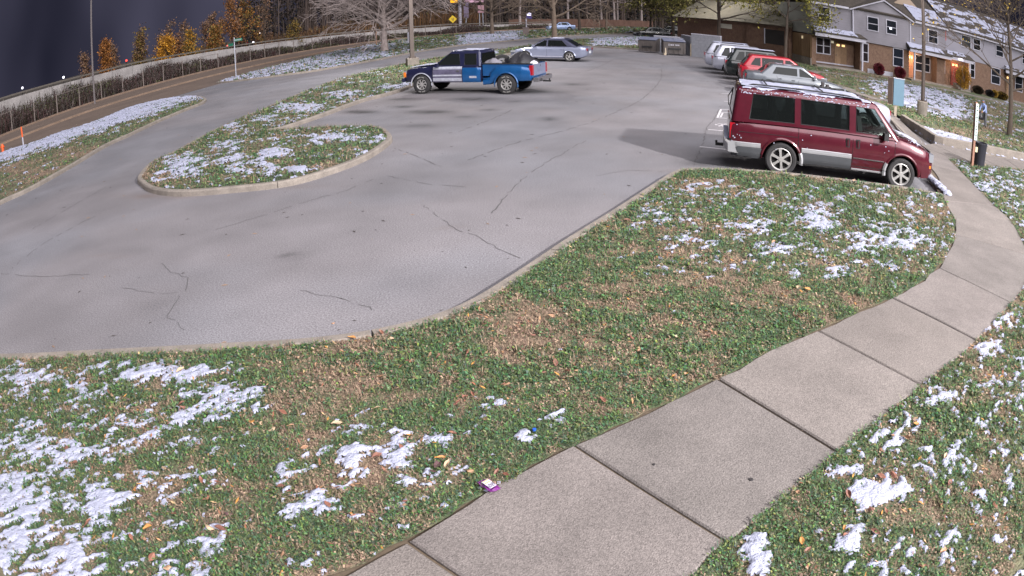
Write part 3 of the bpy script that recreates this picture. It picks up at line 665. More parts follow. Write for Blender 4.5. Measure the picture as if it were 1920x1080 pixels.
def put_leaf(x, y, z, k):
    o = bpy.data.objects.new('fallen_leaf', LT[k][1][rl.randrange(3)]); COL.objects.link(o); s = rl.uniform(.55, 1.02)
    o.location = (x, y, z); o.scale = (s, s*rl.uniform(.8, 1.15), s); o.rotation_euler = (rl.uniform(-.4, .4), rl.uniform(-.35, .35), rl.uniform(0, 6.28))
    uu, vv = proj(np.array([[x, y, z]])); uu = float(uu[0]); vv = float(vv[0])
    cw = ['far left', 'left', 'centre left', 'centre', 'centre right', 'far right'][max(0, min(5, int(uu/320)))]; rw = 'along the bottom' if vv > 920 else 'low down' if vv > 800 else 'at mid height' if vv > 680 else 'higher up' if vv > 560 else 'towards the van'
    zn = 'asphalt by the curb' if z < .05 else 'right lawn beyond the sidewalk' if inpoly(np.array([x]), np.array([y]), L2)[0] else 'near lawn'
    tag(o, '%s fallen leaf on the %s, %s %s' % (LWORDS[k], zn, cw, rw), 'leaf', '%s leaves on the %s, %s %s' % (LWORDS[k], zn, cw, rw))
for u, v, k in LP:
    x, y = G(u, v, .13); onlot = v < 665 and u < 700 and (u, v) in ((178, 661), (250, 650), (622, 587)); put_leaf(x, y, .012 if onlot else .145, k)
nl = 0
while nl < 85:
    u = rl.uniform(0, 1920); v = rl.uniform(420, 1080) if rl.random() < .8 else rl.uniform(340, 480); x, y = G(u, v, .12)
    if inpoly(np.array([x]), np.array([y]), L1)[0] or inpoly(np.array([x]), np.array([y]), L2)[0]:
        if rl.random() < .35+1.3*float(dryness(np.array([x]), np.array([y]))[0]): put_leaf(x, y, .14, rl.choice([0, 0, 1, 1, 1, 3, 4, 5, 5, 5])); nl += 1
# the very many smaller leaves and shreds
rs = np.random.RandomState(9)
th = rs.uniform(-R(56), R(56), 15000); r = np.sqrt(rs.uniform(3, 15**2, 15000))*1.0; X = r*np.sin(th); Y = r*np.cos(th); k = inpoly(X, Y, L1) | inpoly(X, Y, L2); X = X[k]; Y = Y[k]
k = rs.rand(len(X)) < .08+.8*dryness(X, Y); X = X[k]; Y = Y[k]; n = len(X); a = rs.uniform(0, 6.28, n); l = rs.uniform(.010, .036, n); wd = l*.5
Z = zterr(X, Y)+.02+.02*rs.rand(n); V = np.empty((n, 4, 3)); t1 = rs.uniform(-.5, .5, n)
for i, (sx_, sy_) in enumerate(((-1, 0), (0, -.6), (1, 0), (0, .6))):
    V[:, i] = np.stack([X+l*sx_*np.cos(a)-wd*sy_*np.sin(a), Y+l*sx_*np.sin(a)+wd*sy_*np.cos(a), Z+l*sx_*t1], 1)
pal = np.array([lin(c) for c in ((176, 134, 100), (130, 92, 74), (190, 160, 120), (150, 96, 76), (196, 140, 74))])
c = pal[rs.randint(0, 5, n)]*rs.uniform(.6, 1.2, n)[:, None]
lo = npmesh('leaf_litter', V.reshape(-1, 3), np.arange(4*n).reshape(-1, 4), m_blade, np.repeat(c, 4, 0)); tag(lo, kind='stuff')

# litter
x, y = G(917, 914, ZW+.03)
wr_ = empty('wrapper', (x, y, ZW+.045), R(-48)); tag(wr_, 'crumpled purple snack wrapper with white panel at the turf edge of the sidewalk', 'wrapper')
k = MB(); N = 9
for i in range(N):
    for j in range(6): k.v.append(((i/(N-1)-.5)*.155, (j/5-.5)*.085, .006*math.sin(i*1.7+j)+.01*random.random()))
for i in range(N-1):
    for j in range(5): k.f.append([i*6+j, i*6+j+1, i*6+7+j, i*6+6+j]); k.m.append(0)
k.build('film', mat('wrapper_purple', (104, 42, 110), .35), wr_)
k = MB(); k.add([(-.045, -.028, .022), (.05, -.028, .021), (.05, .028, .021), (-.045, .028, .022)], [(0, 1, 2, 3)]); k.build('printed_panel', mat('wrapper_white', (206, 200, 216), .5), wr_)
k = MB()
for i in range(5): k.box((-.035+.0*i, -.020+.010*i, .0245), (.012, .004, .0006)); k.box((-.012, -.020+.010*i, .0245), (.014, .004, .0006))
k.build('print', mat('wrapper_yellow', (220, 186, 70), .5), wr_)
k = MB()
for i in range(4):
    for j in range(8):
        if (i*3+j*5) % 4: k.box((.012+.010*i, -.023+.0065*j, .0245), (.007, .0035, .0006))
k.build('print', mat('wrapper_ink', (44, 34, 60), .5), wr_)
k = MB(); x, y = G(1002, 808, .13)
for i in range(1): k.tube([(x, y, .135), (x, y, .15)], [.016, .015], 12)
tag(k.build('bottle_cap', mat('cap_blue', (40, 90, 190), .4)), 'tiny blue plastic bottle cap dropped in the snow by the sidewalk', 'bottle cap')

# ================================================================== VEHICLES
m_tyre = mat('tyre', (44, 43, 44), .85, var=.15, scale=12)
m_dark = mat('black_plastic', (26, 26, 28), .6)
m_under = mat('underbody', (22, 21, 21), .9)
m_chrome = mat('chrome', (205, 205, 208), .18, metal=1.0)
m_alu = mat('alloy', (188, 186, 184), .38, metal=.6)
m_seam = mat('seam', (14, 12, 14), .8)
m_glassd = glass('tinted_glass', (.10, .11, .11), .90)
m_glassv = glass('van_glass', (.50, .54, .52), .42)
m_glassf = glass('clear_glass', (.80, .86, .84), .14)
m_red = mat('tail_lamp', (150, 14, 30), .2, coat=.6, emit=(190, 20, 50), estr=.05)
m_amber = mat('amber_lens', (220, 120, 40), .25, coat=.5)
m_lamp = mat('head_lamp', (130, 132, 138), .1, coat=.8)
m_plate = mat('number_plate', (205, 208, 214), .5)
m_seat = mat('seat_fabric', (70, 66, 68), .9)
HP = [(.80, 0), (.95, .05), (.985, .16), (1.0, .42), (.99, .66), (.965, .86), (.92, .955), (.80, 1.0)]
def interp_st(st, x):
    if x <= st[0][0]: return st[0]
    for a, b in zip(st, st[1:]):
        if x <= b[0]:
            t = (x-a[0])/(b[0]-a[0]); return tuple(p+(q-p)*t for p, q in zip(a, b))
    return st[-1]
def side_y(st, x, z):
    _, z0, z1, hw = interp_st(st, x)[:4]; t = (z-z0)/(z1-z0)
    if t <= 0: return hw*HP[0][0]
    for a, b in zip(HP, HP[1:]):
        if t <= b[1]: return hw*(a[0]+(b[0]-a[0])*(t-a[1])/(b[1]-a[1]))
    return hw*HP[-1][0]
def loft(st, crown=.03, n_in=44, mi=0):
    x0, x1 = st[0][0], st[-1][0]; xs_ = sorted(set([round(x0+(x1-x0)*i/n_in, 3) for i in range(n_in+1)]+[round(s[0], 3) for s in st]))
    k = MB(); m_ = 2*len(HP)+3
    for x in xs_:
        _, z0, z1, hw = interp_st(st, x)[:4]; pts = [(-hw*a, z0+b*(z1-z0)) for a, b in HP]
        top = [(-hw*.45, z1+crown*.75), (0, z1+crown), (hw*.45, z1+crown*.75)]
        pts = pts+top+[(hw*a, z0+b*(z1-z0)) for a, b in reversed(HP)]
        k.v += [(x, y, z) for y, z in pts]
    for i in range(len(xs_)-1):
        for j in range(m_):
            j2 = (j+1) % m_; k.f.append([i*m_+j, i*m_+j2, (i+1)*m_+j2, (i+1)*m_+j]); k.m.append(mi)
    k.f.append([j for j in range(m_)]); k.m.append(mi); k.f.append([(len(xs_)-1)*m_+j for j in reversed(range(m_))]); k.m.append(mi)
    return k
def tmp_cyl(x, z, r, y0, y1, m, n=40):
    k = MB(); k.tube([(x, y0, z), (x, y1, z)], r, n); return k.build('cut', m)
def frustum(g, inset=0.0, bev=.07, zext=(0, 0), drop=0):
    z0, xr0, xf0, w0 = g['b']; z1, xr1, xf1, w1 = g['t']
    b = inset; pts = []
    dz0 = -zext[0]; 
    for z, xr, xf, w_ in ((z0, xr0, xf0, w0), (z1-b*.8, xr1, xf1, w1)):
        pts += [(xr+b, -w_+b, z), (xf-b, -w_+b, z), (xf-b, w_-b, z), (xr+b, w_-b, z)]
    if zext[0]:                                         # extend downwards along the slopes
        for i in range(4):
            p = Vector(pts[i]); q = Vector(pts[i+4]); t = zext[0]/(q.z-p.z); pts[i] = tuple(p-(q-p)*t)
    bm = bmesh.new(); vs = [bm.verts.new(p) for p in pts]
    for f in ((3, 2, 1, 0), (4, 5, 6, 7), (0, 1, 5, 4), (1, 2, 6, 5), (2, 3, 7, 6), (3, 0, 4, 7)): bm.faces.new([vs[i] for i in f])
    if bev:
        top = [e for e in bm.edges if all(v.co.z > (z0+z1)/2 for v in e.verts)]; vert = [e for e in bm.edges if abs(e.verts[0].co.z-e.verts[1].co.z) > .1]
        bmesh.ops.bevel(bm, geom=top+vert, offset=bev, segments=4, profile=.5, affect='EDGES')
    cr = g.get('crown', .03)
    bmesh.ops.recalc_face_normals(bm, faces=bm.faces)
    me = bpy.data.meshes.new('body'); bm.to_mesh(me); bm.free(); return me
def gh_y(g, z):
    z0, _, _, w0 = g['b']; z1, _, _, w1 = g['t']; return w0+(w1-w0)*(z-z0)/(z1-z0)
def gh_x(g, z, front):
    z0, xr0, xf0, _ = g['b']; z1, xr1, xf1, _ = g['t']; t = (z-z0)/(z1-z0)
    return xf0+(xf1-xf0)*t if front else xr0+(xr1-xr0)*t
def wheel(root, x, y, r, rim_r, width, style, side, rim_mat=None, letters=False):
    """side: +1 the outer face points to +y"""
    e = MB(); w2 = width/2; n = 36
    prof = [(rim_r*.97, -w2*.8), (r*.90, -w2), (r*.975, -w2*.85), (r, -w2*.55), (r, w2*.55), (r*.975, w2*.85), (r*.90, w2), (rim_r*1.06, w2*.95), (rim_r*.97, w2*.7)]
    for i in range(n):
        a = 2*math.pi*i/n; e.v += [(rr*math.cos(a), yy*side, rr*math.sin(a)) for rr, yy in prof]
    m_ = len(prof)
    for i in range(n):
        for j in range(m_-1): e.f.append([i*m_+j, i*m_+j+1, ((i+1) % n)*m_+j+1, ((i+1) % n)*m_+j]); e.m.append(0)
    o = e.build('wheel', m_tyre, root, smooth=True, loc=(x, y, r))
    b = MB(); b.tube([(0, side*w2*.05, 0), (0, side*w2*.15, 0)], rim_r*.96, 24); b.build('brake_disc', m_under, o)
    q = MB(); n = 32
    pr = [(rim_r*.99, w2*.2), (rim_r*1.0, w2*.72), (rim_r*.93, w2*.80), (rim_r*.86, w2*.62), (rim_r*.86, w2*.2)]
    for i in range(n):
        a = 2*math.pi*i/n; q.v += [(rr*math.cos(a), yy*side, rr*math.sin(a)) for rr, yy in pr]
    m_ = len(pr)
    for i in range(n):
        for j in range(m_-1): q.f.append([i*m_+j, i*m_+j+1, ((i+1) % n)*m_+j+1, ((i+1) % n)*m_+j]); q.m.append(0)
    ns, sw = {'six': (6, .30), 'five': (5, .34), 'seven': (7, .22), 'slot': (8, .30), 'ten': (10, .2)}[style]
    for i in range(ns):
        a = 2*math.pi*i/ns+math.pi/2+.12; ca, sa = math.cos(a), math.sin(a); tw = .35 if style == 'slot' else 0
        pts = []
        for rr, ww, yy in ((rim_r*.12, sw*.75, .70), (rim_r*.55, sw*.62, .74), (rim_r*.90, sw, .68)):
            a2 = a+tw*(rr/rim_r); ca, sa = math.cos(a2), math.sin(a2)
            for s_ in (-1, 1):
                for d_ in (0, -.22): pts.append((rr*ca-s_*ww*rim_r*.5*sa, side*w2*(yy+d_), rr*sa+s_*ww*rim_r*.5*ca))
        q.add(pts, [(0, 2, 6, 4), (4, 6, 10, 8), (1, 5, 7, 3), (5, 9, 11, 7), (0, 4, 5, 1), (4, 8, 9, 5), (2, 3, 7, 6), (6, 7, 11, 10)])
    q.tube([(0, side*w2*.4, 0), (0, side*w2*.78, 0)], [rim_r*.24, rim_r*.2], 14)
    q.build('rim', rim_mat or m_alu, o, smooth=True)
    if letters:
        t = MB()
        for a0, cnt in ((60, 8), (240, 8)):
            for i in range(cnt):
                if i == 4: continue
                a = R(a0+i*7.5); rr = (r*.9+rim_r)/2+.012
                t.box((rr*math.cos(a), side*(w2*1.005), rr*math.sin(a)), (.035, .004, .018), 0, ry=-a+math.pi/2*0)
        tag(t.build('tyre_lettering', mat('tyre_white', (170, 168, 164), .8), o), kind='stuff')
    return o
def vehicle(name, label, cat, loc, yaw, S, group=None):
    root = empty(name, (loc[0], loc[1], loc[2] if len(loc) > 2 else 0), yaw); tag(root, label, cat, group)
    st = S['st']; pm = S['paint']; g = S['gh']; wr = S['wr']; tw = S.get('track', st[len(st)//2][3])
    body = loft(st, S.get('crown', .03)).build('body', [pm, m_under], root)
    body.parent = None
    cuts = []
    for ax in S['axles']:
        for s in (-1, 1): cuts.append(tmp_cyl(ax, wr*1.0, wr*S.get('arch', 1.2), s*(tw-.30), s*(tw+.3), m_under))
    boolean(body, cuts); body.parent = root
    # cabin shell with real window openings
    gm = frustum(g, bev=S.get('bev', .07)); cab = bpy.data.objects.new('cabin', gm); gm.materials.append(S.get('roof_paint', pm)); gm.materials.append(m_under); COL.objects.link(cab)
    im = frustum(g, inset=.055, bev=0, zext=(.10, 0)); inn = bpy.data.objects.new('cut', im); im.materials.append(m_under); COL.objects.link(inn)
    cuts = [inn]
    zt, zb = g['t'][0], g['b'][0]
    for poly, _ in S['win']:
        for s in (-1, 1):
            k = MB(); k.prism(poly, lambda a, b, d, s=s: (a, s*(gh_y(g, b)+d), b), -.2, .15); cuts.append(k.build('cut', m_under))
    fz0, fz1 = zb+.05, zt-.10
    for fr in (True, False):
        z0_, z1_ = (fz0, fz1) if fr else (S.get('rwz', (fz0+.03, fz1-.02)))
        wa = gh_y(g, z0_)-.11; wb = gh_y(g, z1_)-.11; dd = .2 if fr else -.2
        P = [(-wa, z0_), (wa, z0_), (wb, z1_), (-wb, z1_)]
        k = MB(); k.prism(P, lambda a, b, d, fr=fr: (gh_x(g, b, fr)+d, a, b), -.2, .2); cuts.append(k.build('cut', m_under))
        wsm = S.get('wsg', m_glassf if fr else m_glassd)
        k = MB(); k.prism(P, lambda a, b, d, fr=fr: (gh_x(g, b, fr)+d, a, b), *((-.025, -.012) if fr else (.025, .012)))
        k.build('windshield' if fr else 'rear_window', wsm, root)
    boolean(cab, cuts); cab.parent = root
    for poly, gm_ in S['win']:
        for s in (-1, 1):
            k = MB(); k.prism(poly, lambda a, b, d, s=s: (a, s*(gh_y(g, b)+d), b), -.020, -.010)
            k.build('side_window', gm_ or m_glassd, root)
            if S.get('frames', True):
                k = MB(); pl = [(a, s*(gh_y(g, b)-.002), b) for a, b in poly]
                k.tube(pl+[pl[0]], .009, 4); k.build('window_seal', m_dark, root)
    k = MB(); k.prism([(gh_x(g, zb, False)+.06, -g['b'][3]+.07), (gh_x(g, zb, True)-.06, -g['b'][3]+.07), (gh_x(g, zb, True)-.06, g['b'][3]-.07), (gh_x(g, zb, False)+.06, g['b'][3]-.07)], lambda a, b, d: (a, b, d), zb-.02, zb+.045)
    k.build('cabin_floor', m_under, root)
    for sx in S.get('seats', []):
        for sy in (-.42, .42):
            k = MB(); k.box((sx, sy, zb+.16), (.12, .46, .42), ry=-.15, taper=.85); k.box((sx-.05, sy, zb+.42), (.09, .25, .14)); k.build('seat', m_seat, root)
    if S.get('seats'):
        k = MB(); c = Vector((S['seats'][0]+.52, .40, zb+.13)); pts = []
        for i in range(17):
            a = 2*math.pi*i/16; pts.append(c+Vector((-.07*math.sin(a)*1.0, .19*math.cos(a), .17*math.sin(a))))
        k.tube(pts, .014, 5, caps=False); k.tube([pts[0], c, pts[8]], .012, 4); k.tube([c, c+Vector((.25, 0, -.1))], .025, 5); k.build('steering_wheel', m_dark, root)
    # wheels
    for ax in S['axles']:
        for s in (-1, 1): wheel(root, ax, s*(tw-.115), wr, S.get('rim_r', wr*.66), S.get('tw', .215), S.get('style', 'five'), s, S.get('rim_mat'), S.get('letters', False))
    # seams
    for line in S.get('seams', []):
        for s in (-1, 1):
            k = MB(); pts = []
            for (xa, za), (xb, zb_) in zip(line, line[1:]):
                for i in range(7):
                    t = i/6; x_ = xa+(xb-xa)*t; z_ = za+(zb_-za)*t; pts.append((x_, s*(side_y(st, x_, z_)+.001), z_))
            k.tube(pts, .0065, 4); k.build('door_seam', m_seam, root)
    for x_, z_ in S.get('handles', []):
        for s in (-1, 1):
            k = MB(); k.box((x_, s*(side_y(st, x_, z_)+.012), z_), (.15, .03, .035)); k.build('door_handle', S.get('handle_mat', pm), root)
    for (x0_, x1_, z0_, z1_, wrap) in S.get('tails', []):
        for s in (-1, 1):
            k = MB(); ys_ = side_y(st, x0_+.02, (z0_+z1_)/2)
            k.box(((x0_+x1_)/2, s*(ys_-wrap/2+.012), (z0_+z1_)/2), (abs(x1_-x0_), wrap, z1_-z0_)); k.build('tail_lamp', m_red, root)
    for (x0_, x1_, z0_, z1_, wrap) in S.get('heads', []):
        for s in (-1, 1):
            k = MB(); ys_ = side_y(st, x0_, (z0_+z1_)/2)
            k.box(((x0_+x1_)/2, s*(ys_-wrap/2+.008), (z0_+z1_)/2), (abs(x1_-x0_), wrap, z1_-z0_)); k.build('headlight', m_lamp, root)
    for s in (-1, 1):
        mx, mz = S['mirror']; k = MB(); yb = gh_y(g, mz) if mz > g['b'][0] else g['b'][3]
        k.box((mx, s*(yb+.13), mz), (.11, .20, .15), taper=.85); k.box((mx+.02, s*(yb+.02), mz-.04), (.06, .10, .05)); k.build('side_mirror', S.get('mirror_mat', pm), root)
    if S.get('plate'):
        px_, pz_ = S['plate']; k = MB(); k.box((px_, 0, pz_), (.02, .31, .16)); k.build('number_plate', m_plate, root)
    return root
def lip(root, x, r, wr, y, a0, a1, m, t=.028, name='arch_trim', n=18):
    for s in (-1, 1):
        k = MB(); k.tube([(x+r*math.cos(R(a0+(a1-a0)*i/n)), s*y, wr+r*math.sin(R(a0+(a1-a0)*i/n))) for i in range(n+1)], t, 6); k.build(name, m, root, smooth=True)
def snowcap(root, x0, x1, w_, zf, thick, seed, cell=.05, dens=.6, name='snow_cover', lo=0):
    X, Y = np.meshgrid(np.arange(x0, x1, cell), np.arange(-w_, w_, cell)); n = fbm(X*3+seed, Y*3, 4, seed)
    edge = np.minimum(np.minimum(X-x0, x1-X), np.minimum(Y+w_, w_-Y)); m = n-(1-dens)*.95+np.clip(edge-.08, -.1, .1)*1.0
    Z = np.vectorize(zf)(X, Y)+np.where(m > 0, thick*np.sqrt(np.clip(m, 0, .15)/.15), -.012)
    c = (m[:-1, :-1] > 0).astype(int)+(m[1:, :-1] > 0)+(m[:-1, 1:] > 0)+(m[1:, 1:] > 0); r_, q = np.nonzero(c >= 2)
    if not len(r_): return
    a = r_*X.shape[1]+q; F = np.stack([a, a+1, a+1+X.shape[1], a+X.shape[1]], 1); un, iv = np.unique(F, return_inverse=True)
    V = np.stack([X.ravel()[un], Y.ravel()[un], Z.ravel()[un]], 1)
    tag(npmesh(name, V, iv.reshape(F.shape), m_snow, parent=root, smooth=True), kind='stuff')

# ---- the maroon van
VP = (6.96, 12.802); VY = -.288
hd = Vector((math.cos(VY), math.sin(VY))); lf = Vector((-math.sin(VY), math.cos(VY)))
m_mar = mat('maroon_paint', (80, 25, 37), .2, metal=.25, var=.12, scale=5, coat=.7)
m_sil = mat('silver_cladding', (172, 172, 176), .4, metal=.5, var=.05, scale=4)
m_gcl = mat('grey_cladding', (72, 74, 78), .55, metal=.2, var=.06, scale=4)
S = dict(paint=m_mar, st=[(-2.40, .50, 1.00, .86), (-2.34, .40, 1.09, .93), (-2.2, .33, 1.10, .965), (-1.9, .31, 1.11, .985), (0, .30, 1.11, .985), (1.25, .30, 1.12, .985), (1.5, .30, 1.12, .975), (1.85, .30, 1.05, .965), (2.15, .31, .965, .93), (2.30, .34, .90, .87), (2.40, .40, .80, .78)],
         gh=dict(b=(1.07, -2.37, 1.50, .955), t=(1.79, -2.26, .88, .81)), bev=.10, axles=(-1.26, 1.56), wr=.352, rim_r=.248, tw=.225, style='six', arch=1.20, track=.985,
         win=[([(-1.98, 1.14), (-1.0, 1.14), (-1.0, 1.66), (-1.90, 1.66)], m_glassv), ([(-.86, 1.14), (.24, 1.14), (.24, 1.66), (-.86, 1.66)], m_glassv), ([(.40, 1.13), (1.27, 1.13), (1.19, 1.22), (.84, 1.66), (.40, 1.66)], m_glassf)],
         rwz=(1.16, 1.62), seats=[.55, -.5, -1.4], seams=[[(.34, .36), (.34, 1.07)], [(-.90, .66), (-.90, 1.07)], [(1.36, .62), (1.36, 1.06)], [(-2.2, .86), (-.92, .86)], [(.34, .40), (1.10, .40), (1.22, .66)]],
         handles=[], tails=[(-2.385, -2.28, .70, 1.03, .10)], heads=[(2.28, 2.40, .70, .88, .26)], mirror=(1.08, 1.14), mirror_mat=m_dark)
mid = Vector(VP)+lf*.985-hd*.17
van = vehicle('minivan', 'maroon minivan with silver lower cladding and snow on its roof, parked at the lawn corner', 'van', (mid.x, mid.y), VY, S)
st = S['st']
def clad(root, x0, x1, z0, z1, m, name, out=.014, n=10):
    for s in (-1, 1):
        k = MB(); pts = []
        zz = [z0, z0+.012]+[z0+(z1-z0)*q/6 for q in range(1, 6)]+[z1-.012, z1]; zz = sorted(zz); c_ = len(zz)
        for i in range(n+1):
            x_ = x0+(x1-x0)*i/n
            for q, z_ in enumerate(zz): pts.append((x_, s*(max(side_y(st, x_, z_), side_y(st, x_, z_+.03) if z_ < .6 else 0)+(.002 if q in (0, c_-1) else out+.004)), z_))
        k.v = pts
        for i in range(n):
            for j in range(c_-1): k.f.append([i*c_+j, i*c_+j+1, i*c_+c_+1+j, i*c_+c_+j]); k.m.append(0)
        k.build(name, m, root)
clad(van, -2.34, -1.72, .545, .65, m_sil, 'lower_trim'); clad(van, -2.34, -1.70, .31, .545, m_gcl, 'cladding_panel')
clad(van, -.82, .32, .545, .65, m_sil, 'lower_trim'); clad(van, -.82, .32, .31, .545, m_gcl, 'cladding_panel')
clad(van, .36, 1.10, .565, .59, m_chrome, 'lower_trim', .012); clad(van, .34, 1.12, .30, .35, m_sil, 'sill_trim')
lip(van, -1.26, .44, .352, .985, 0, 180, m_mar, .03); lip(van, 1.56, .44, .352, .975, 0, 180, m_mar, .03)
lip(van, -1.26, .445, .352, .985, -8, 24, m_sil, .045, 'arch_moulding'); lip(van, 1.56, .445, .352, .982, 152, 188, m_sil, .045, 'arch_moulding')
for x_ in (.22, .46):
    for s in (-1, 1):
        k = MB(); k.box((x_, s*(side_y(st, x_, .88)+.004), .88), (.085, .012, .19)); k.build('handle_recess', m_dark, van)
        k = MB(); k.box((x_+.0, s*(side_y(st, x_, .88)+.018), .88), (.035, .02, .14)); k.build('door_handle', m_mar, van)
k = MB()                                                # bumpers
for i in range(9):
    y_ = -.96+1.92*i/8; cx = -2.50+.10*abs(y_)**3; k.v += [(cx+.22, y_, .40), (cx, y_, .42), (cx-.01, y_, .60), (cx+.02, y_, .64), (cx+.22, y_, .65)]
for i in range(8):
    for j in range(4): k.f.append([i*5+j, i*5+j+1, i*5+6+j, i*5+5+j]); k.m.append(0)
k.add(k.v[:5], [(0, 1, 2, 3, 4)]); k.add(k.v[40:45], [(4, 3, 2, 1, 0)]); k.build('rear_bumper', m_sil, van)
k = MB()
for i in range(11):
    y_ = -.93+1.86*i/10; cx = 2.47-.22*abs(y_)**3; k.v += [(cx-.22, y_, .33), (cx-.03, y_, .36), (cx, y_, .48), (cx-.02, y_, .64), (cx-.20, y_, .66)]
for i in range(10):
    for j in range(4): k.f.append([i*5+j, i*5+5+j, i*5+6+j, i*5+j+1]); k.m.append(0)
k.add(k.v[:5], [(0, 1, 2, 3, 4)]); k.add(k.v[50:55], [(4, 3, 2, 1, 0)]); k.build('front_bumper', m_mar, van)
for s in (-1, 1):
    k = MB(); k.box((2.27, s*.905, .60), (.12, .03, .06)); k.build('turn_signal', m_amber, van)
k = MB()
for i in range(5): k.box((2.40, 0, .71+.04*i), (.02, 1.1, .014))
k.box((2.385, 0, .79), (.02, 1.2, .24)); k.build('grille', m_dark, van)
for s in (-1, 1):                                       # roof rack
    k = MB(); k.tube([(-2.0, s*.62, 1.815), (-1.9, s*.62, 1.85), (.2, s*.62, 1.85), (.45, s*.62, 1.815)], .017, 6)
    for x_ in (-1.9, -.9, .1): k.box((x_, s*.62, 1.815), (.10, .035, .05))
    k.build('rack_rail', m_dark, van)
for x_ in (-1.6, -.35):
    k = MB(); k.tube([(x_, -.62, 1.865), (x_, .62, 1.865)], .016, 6); k.build('rack_crossbar', m_dark, van)
snowcap(van, -2.15, .62, .72, lambda x, y: 1.792, .035, 3, dens=.62)
snowcap(van, -2.22, .75, .80, lambda x, y: 1.788-(max(0, abs(y)-.72))*.25, .012, 9, cell=.022, dens=.42, name='snow_crust')
snowcap(van, -2.49, -2.38, .85, lambda x, y: .655, .03, 16, dens=.95, cell=.03, name='snow_crust')
snowcap(van, 1.5, 2.3, .75, lambda x, y: 1.165-max(0, x-1.5)*.26, .02, 12, cell=.03, dens=.36, name='snow_crust')
k = MB(); k.box((1.60, 0, 1.135), (.16, 1.3, .02), ry=.15); k.tube([(1.52, -.5, 1.15), (1.40, .0, 1.24)], .012, 4); k.tube([(1.52, .2, 1.15), (1.40, .7, 1.24)], .012, 4); k.build('wiper', m_dark, van)
rs = random.Random(4); k = MB()                         # flecks of snow and wet leaves on the flank
for i in range(46):
    x_ = rs.choice([rs.uniform(-2.3, 1.6), rs.uniform(-2.35, -2.1), rs.uniform(1.0, 2.2)]); z_ = rs.uniform(.55, 1.14) if rs.random() < .5 else rs.uniform(1.02, 1.14); s = -1
    k.box((x_, s*(side_y(st, x_, z_)+.003), z_), (rs.uniform(.012, .03), .006, rs.uniform(.01, .025)))
for i in range(90):
    x_ = rs.uniform(-2.2, .72); z_ = rs.uniform(1.66, 1.75); k.box((x_, -(gh_y(S['gh'], z_)-.004), z_), (rs.uniform(.012, .05), .012, rs.uniform(.008, .02)))
tag(k.build('snow_flecks', m_snow, van), kind='stuff')
k = MB(); k.box((-2.56, 0, .38), (.22, .07, .06)); k.tube([(-2.65, 0, .40), (-2.65, 0, .46)], .025, 8); k.build('tow_hitch', m_dark, van)
k = MB(); k.box((-2.385, .1, .80), (.02, .31, .16)); k.build('number_plate', m_plate, van)
k = MB(); k.tube([(-2.30, -.2, 1.70), (-2.42, -.2, 1.5), (-2.40, -.15, 1.3)], .012, 4); k.build('rear_wiper', m_dark, van)

# ---- the pickup
PC = (-1.699, 27.006); PY = 2.772
hd = Vector((math.cos(PY), math.sin(PY))); lf = Vector((-math.sin(PY), math.cos(PY)))
m_navy = mat('navy_paint', (34, 36, 64), .3, metal=.2, var=.15, scale=4, coat=.5)
m_blue = mat('blue_paint', (26, 82, 136), .28, metal=.25, var=.12, scale=4, coat=.6)
m_prim = mat('faded_door_paint', (86, 82, 104), .6, var=.35, scale=3)
m_frost = mat('peeled_white', (158, 160, 172), .7, var=.2, scale=10)
S = dict(paint=m_navy, st=[(-.66, .46, 1.06, .93), (-.5, .44, 1.13, .96), (.3, .44, 1.14, .965), (1.35, .44, 1.13, .96), (1.9, .44, 1.10, .95), (2.4, .46, 1.05, .93), (2.6, .48, 1.0, .90), (2.70, .52, .95, .84)],
         gh=dict(b=(1.10, -.66, 1.42, .91), t=(1.71, -.58, .62, .72)), bev=.08, axles=(1.89,), wr=.385, rim_r=.225, tw=.25, style='slot', arch=1.17, track=.965, crown=.035,
         win=[([(.20, 1.15), (1.22, 1.15), (.70, 1.59), (.28, 1.59)], m_glassd), ([(-.48, 1.15), (.02, 1.15), (.06, 1.59), (-.44, 1.59)], m_glassd)],
         rwz=(1.20, 1.59), wsg=glass('green_glass', (.5, .6, .56), .5), seats=[.2], seams=[[(.10, .5), (.10, 1.12)], [(1.38, .5), (1.38, 1.12)]], handles=[], tails=[], heads=[(2.58, 2.72, .80, .96, .26)], mirror=(1.15, 1.16), mirror_mat=m_navy, letters=True)
c0 = Vector(PC)-lf*.965-hd*.095
pk = vehicle('pickup_truck', 'navy and blue extended cab pickup with mismatched panels and a loaded bed, left of centre', 'pickup truck', (c0.x, c0.y), PY, S)
st = S['st']
clad(pk, -.655, .09, .46, 1.04, m_blue, 'blue_side_panel', .008); clad(pk, .11, 1.36, .98, 1.10, m_frost, 'frosted_strip', .010)
clad(pk, .11, 1.37, .47, .98, m_prim, 'faded_door', .006); clad(pk, .12, 1.36, .70, .78, m_frost, 'door_stripe', .012); clad(pk, .12, 1.36, .50, .65, m_frost, 'door_stripe', .012)
clad(pk, -.50, -.20, .62, .72, m_frost, 'worn_patch', .012, 6)
lip(pk, 1.89, .46, .385, .955, -5, 185, m_frost, .025)
for s in (-1, 1):
    for x_ in (.28,):
        k = MB(); k.box((x_, s*(side_y(st, x_, .92)+.02), .92), (.14, .03, .04)); k.build('door_handle', m_chrome, pk)
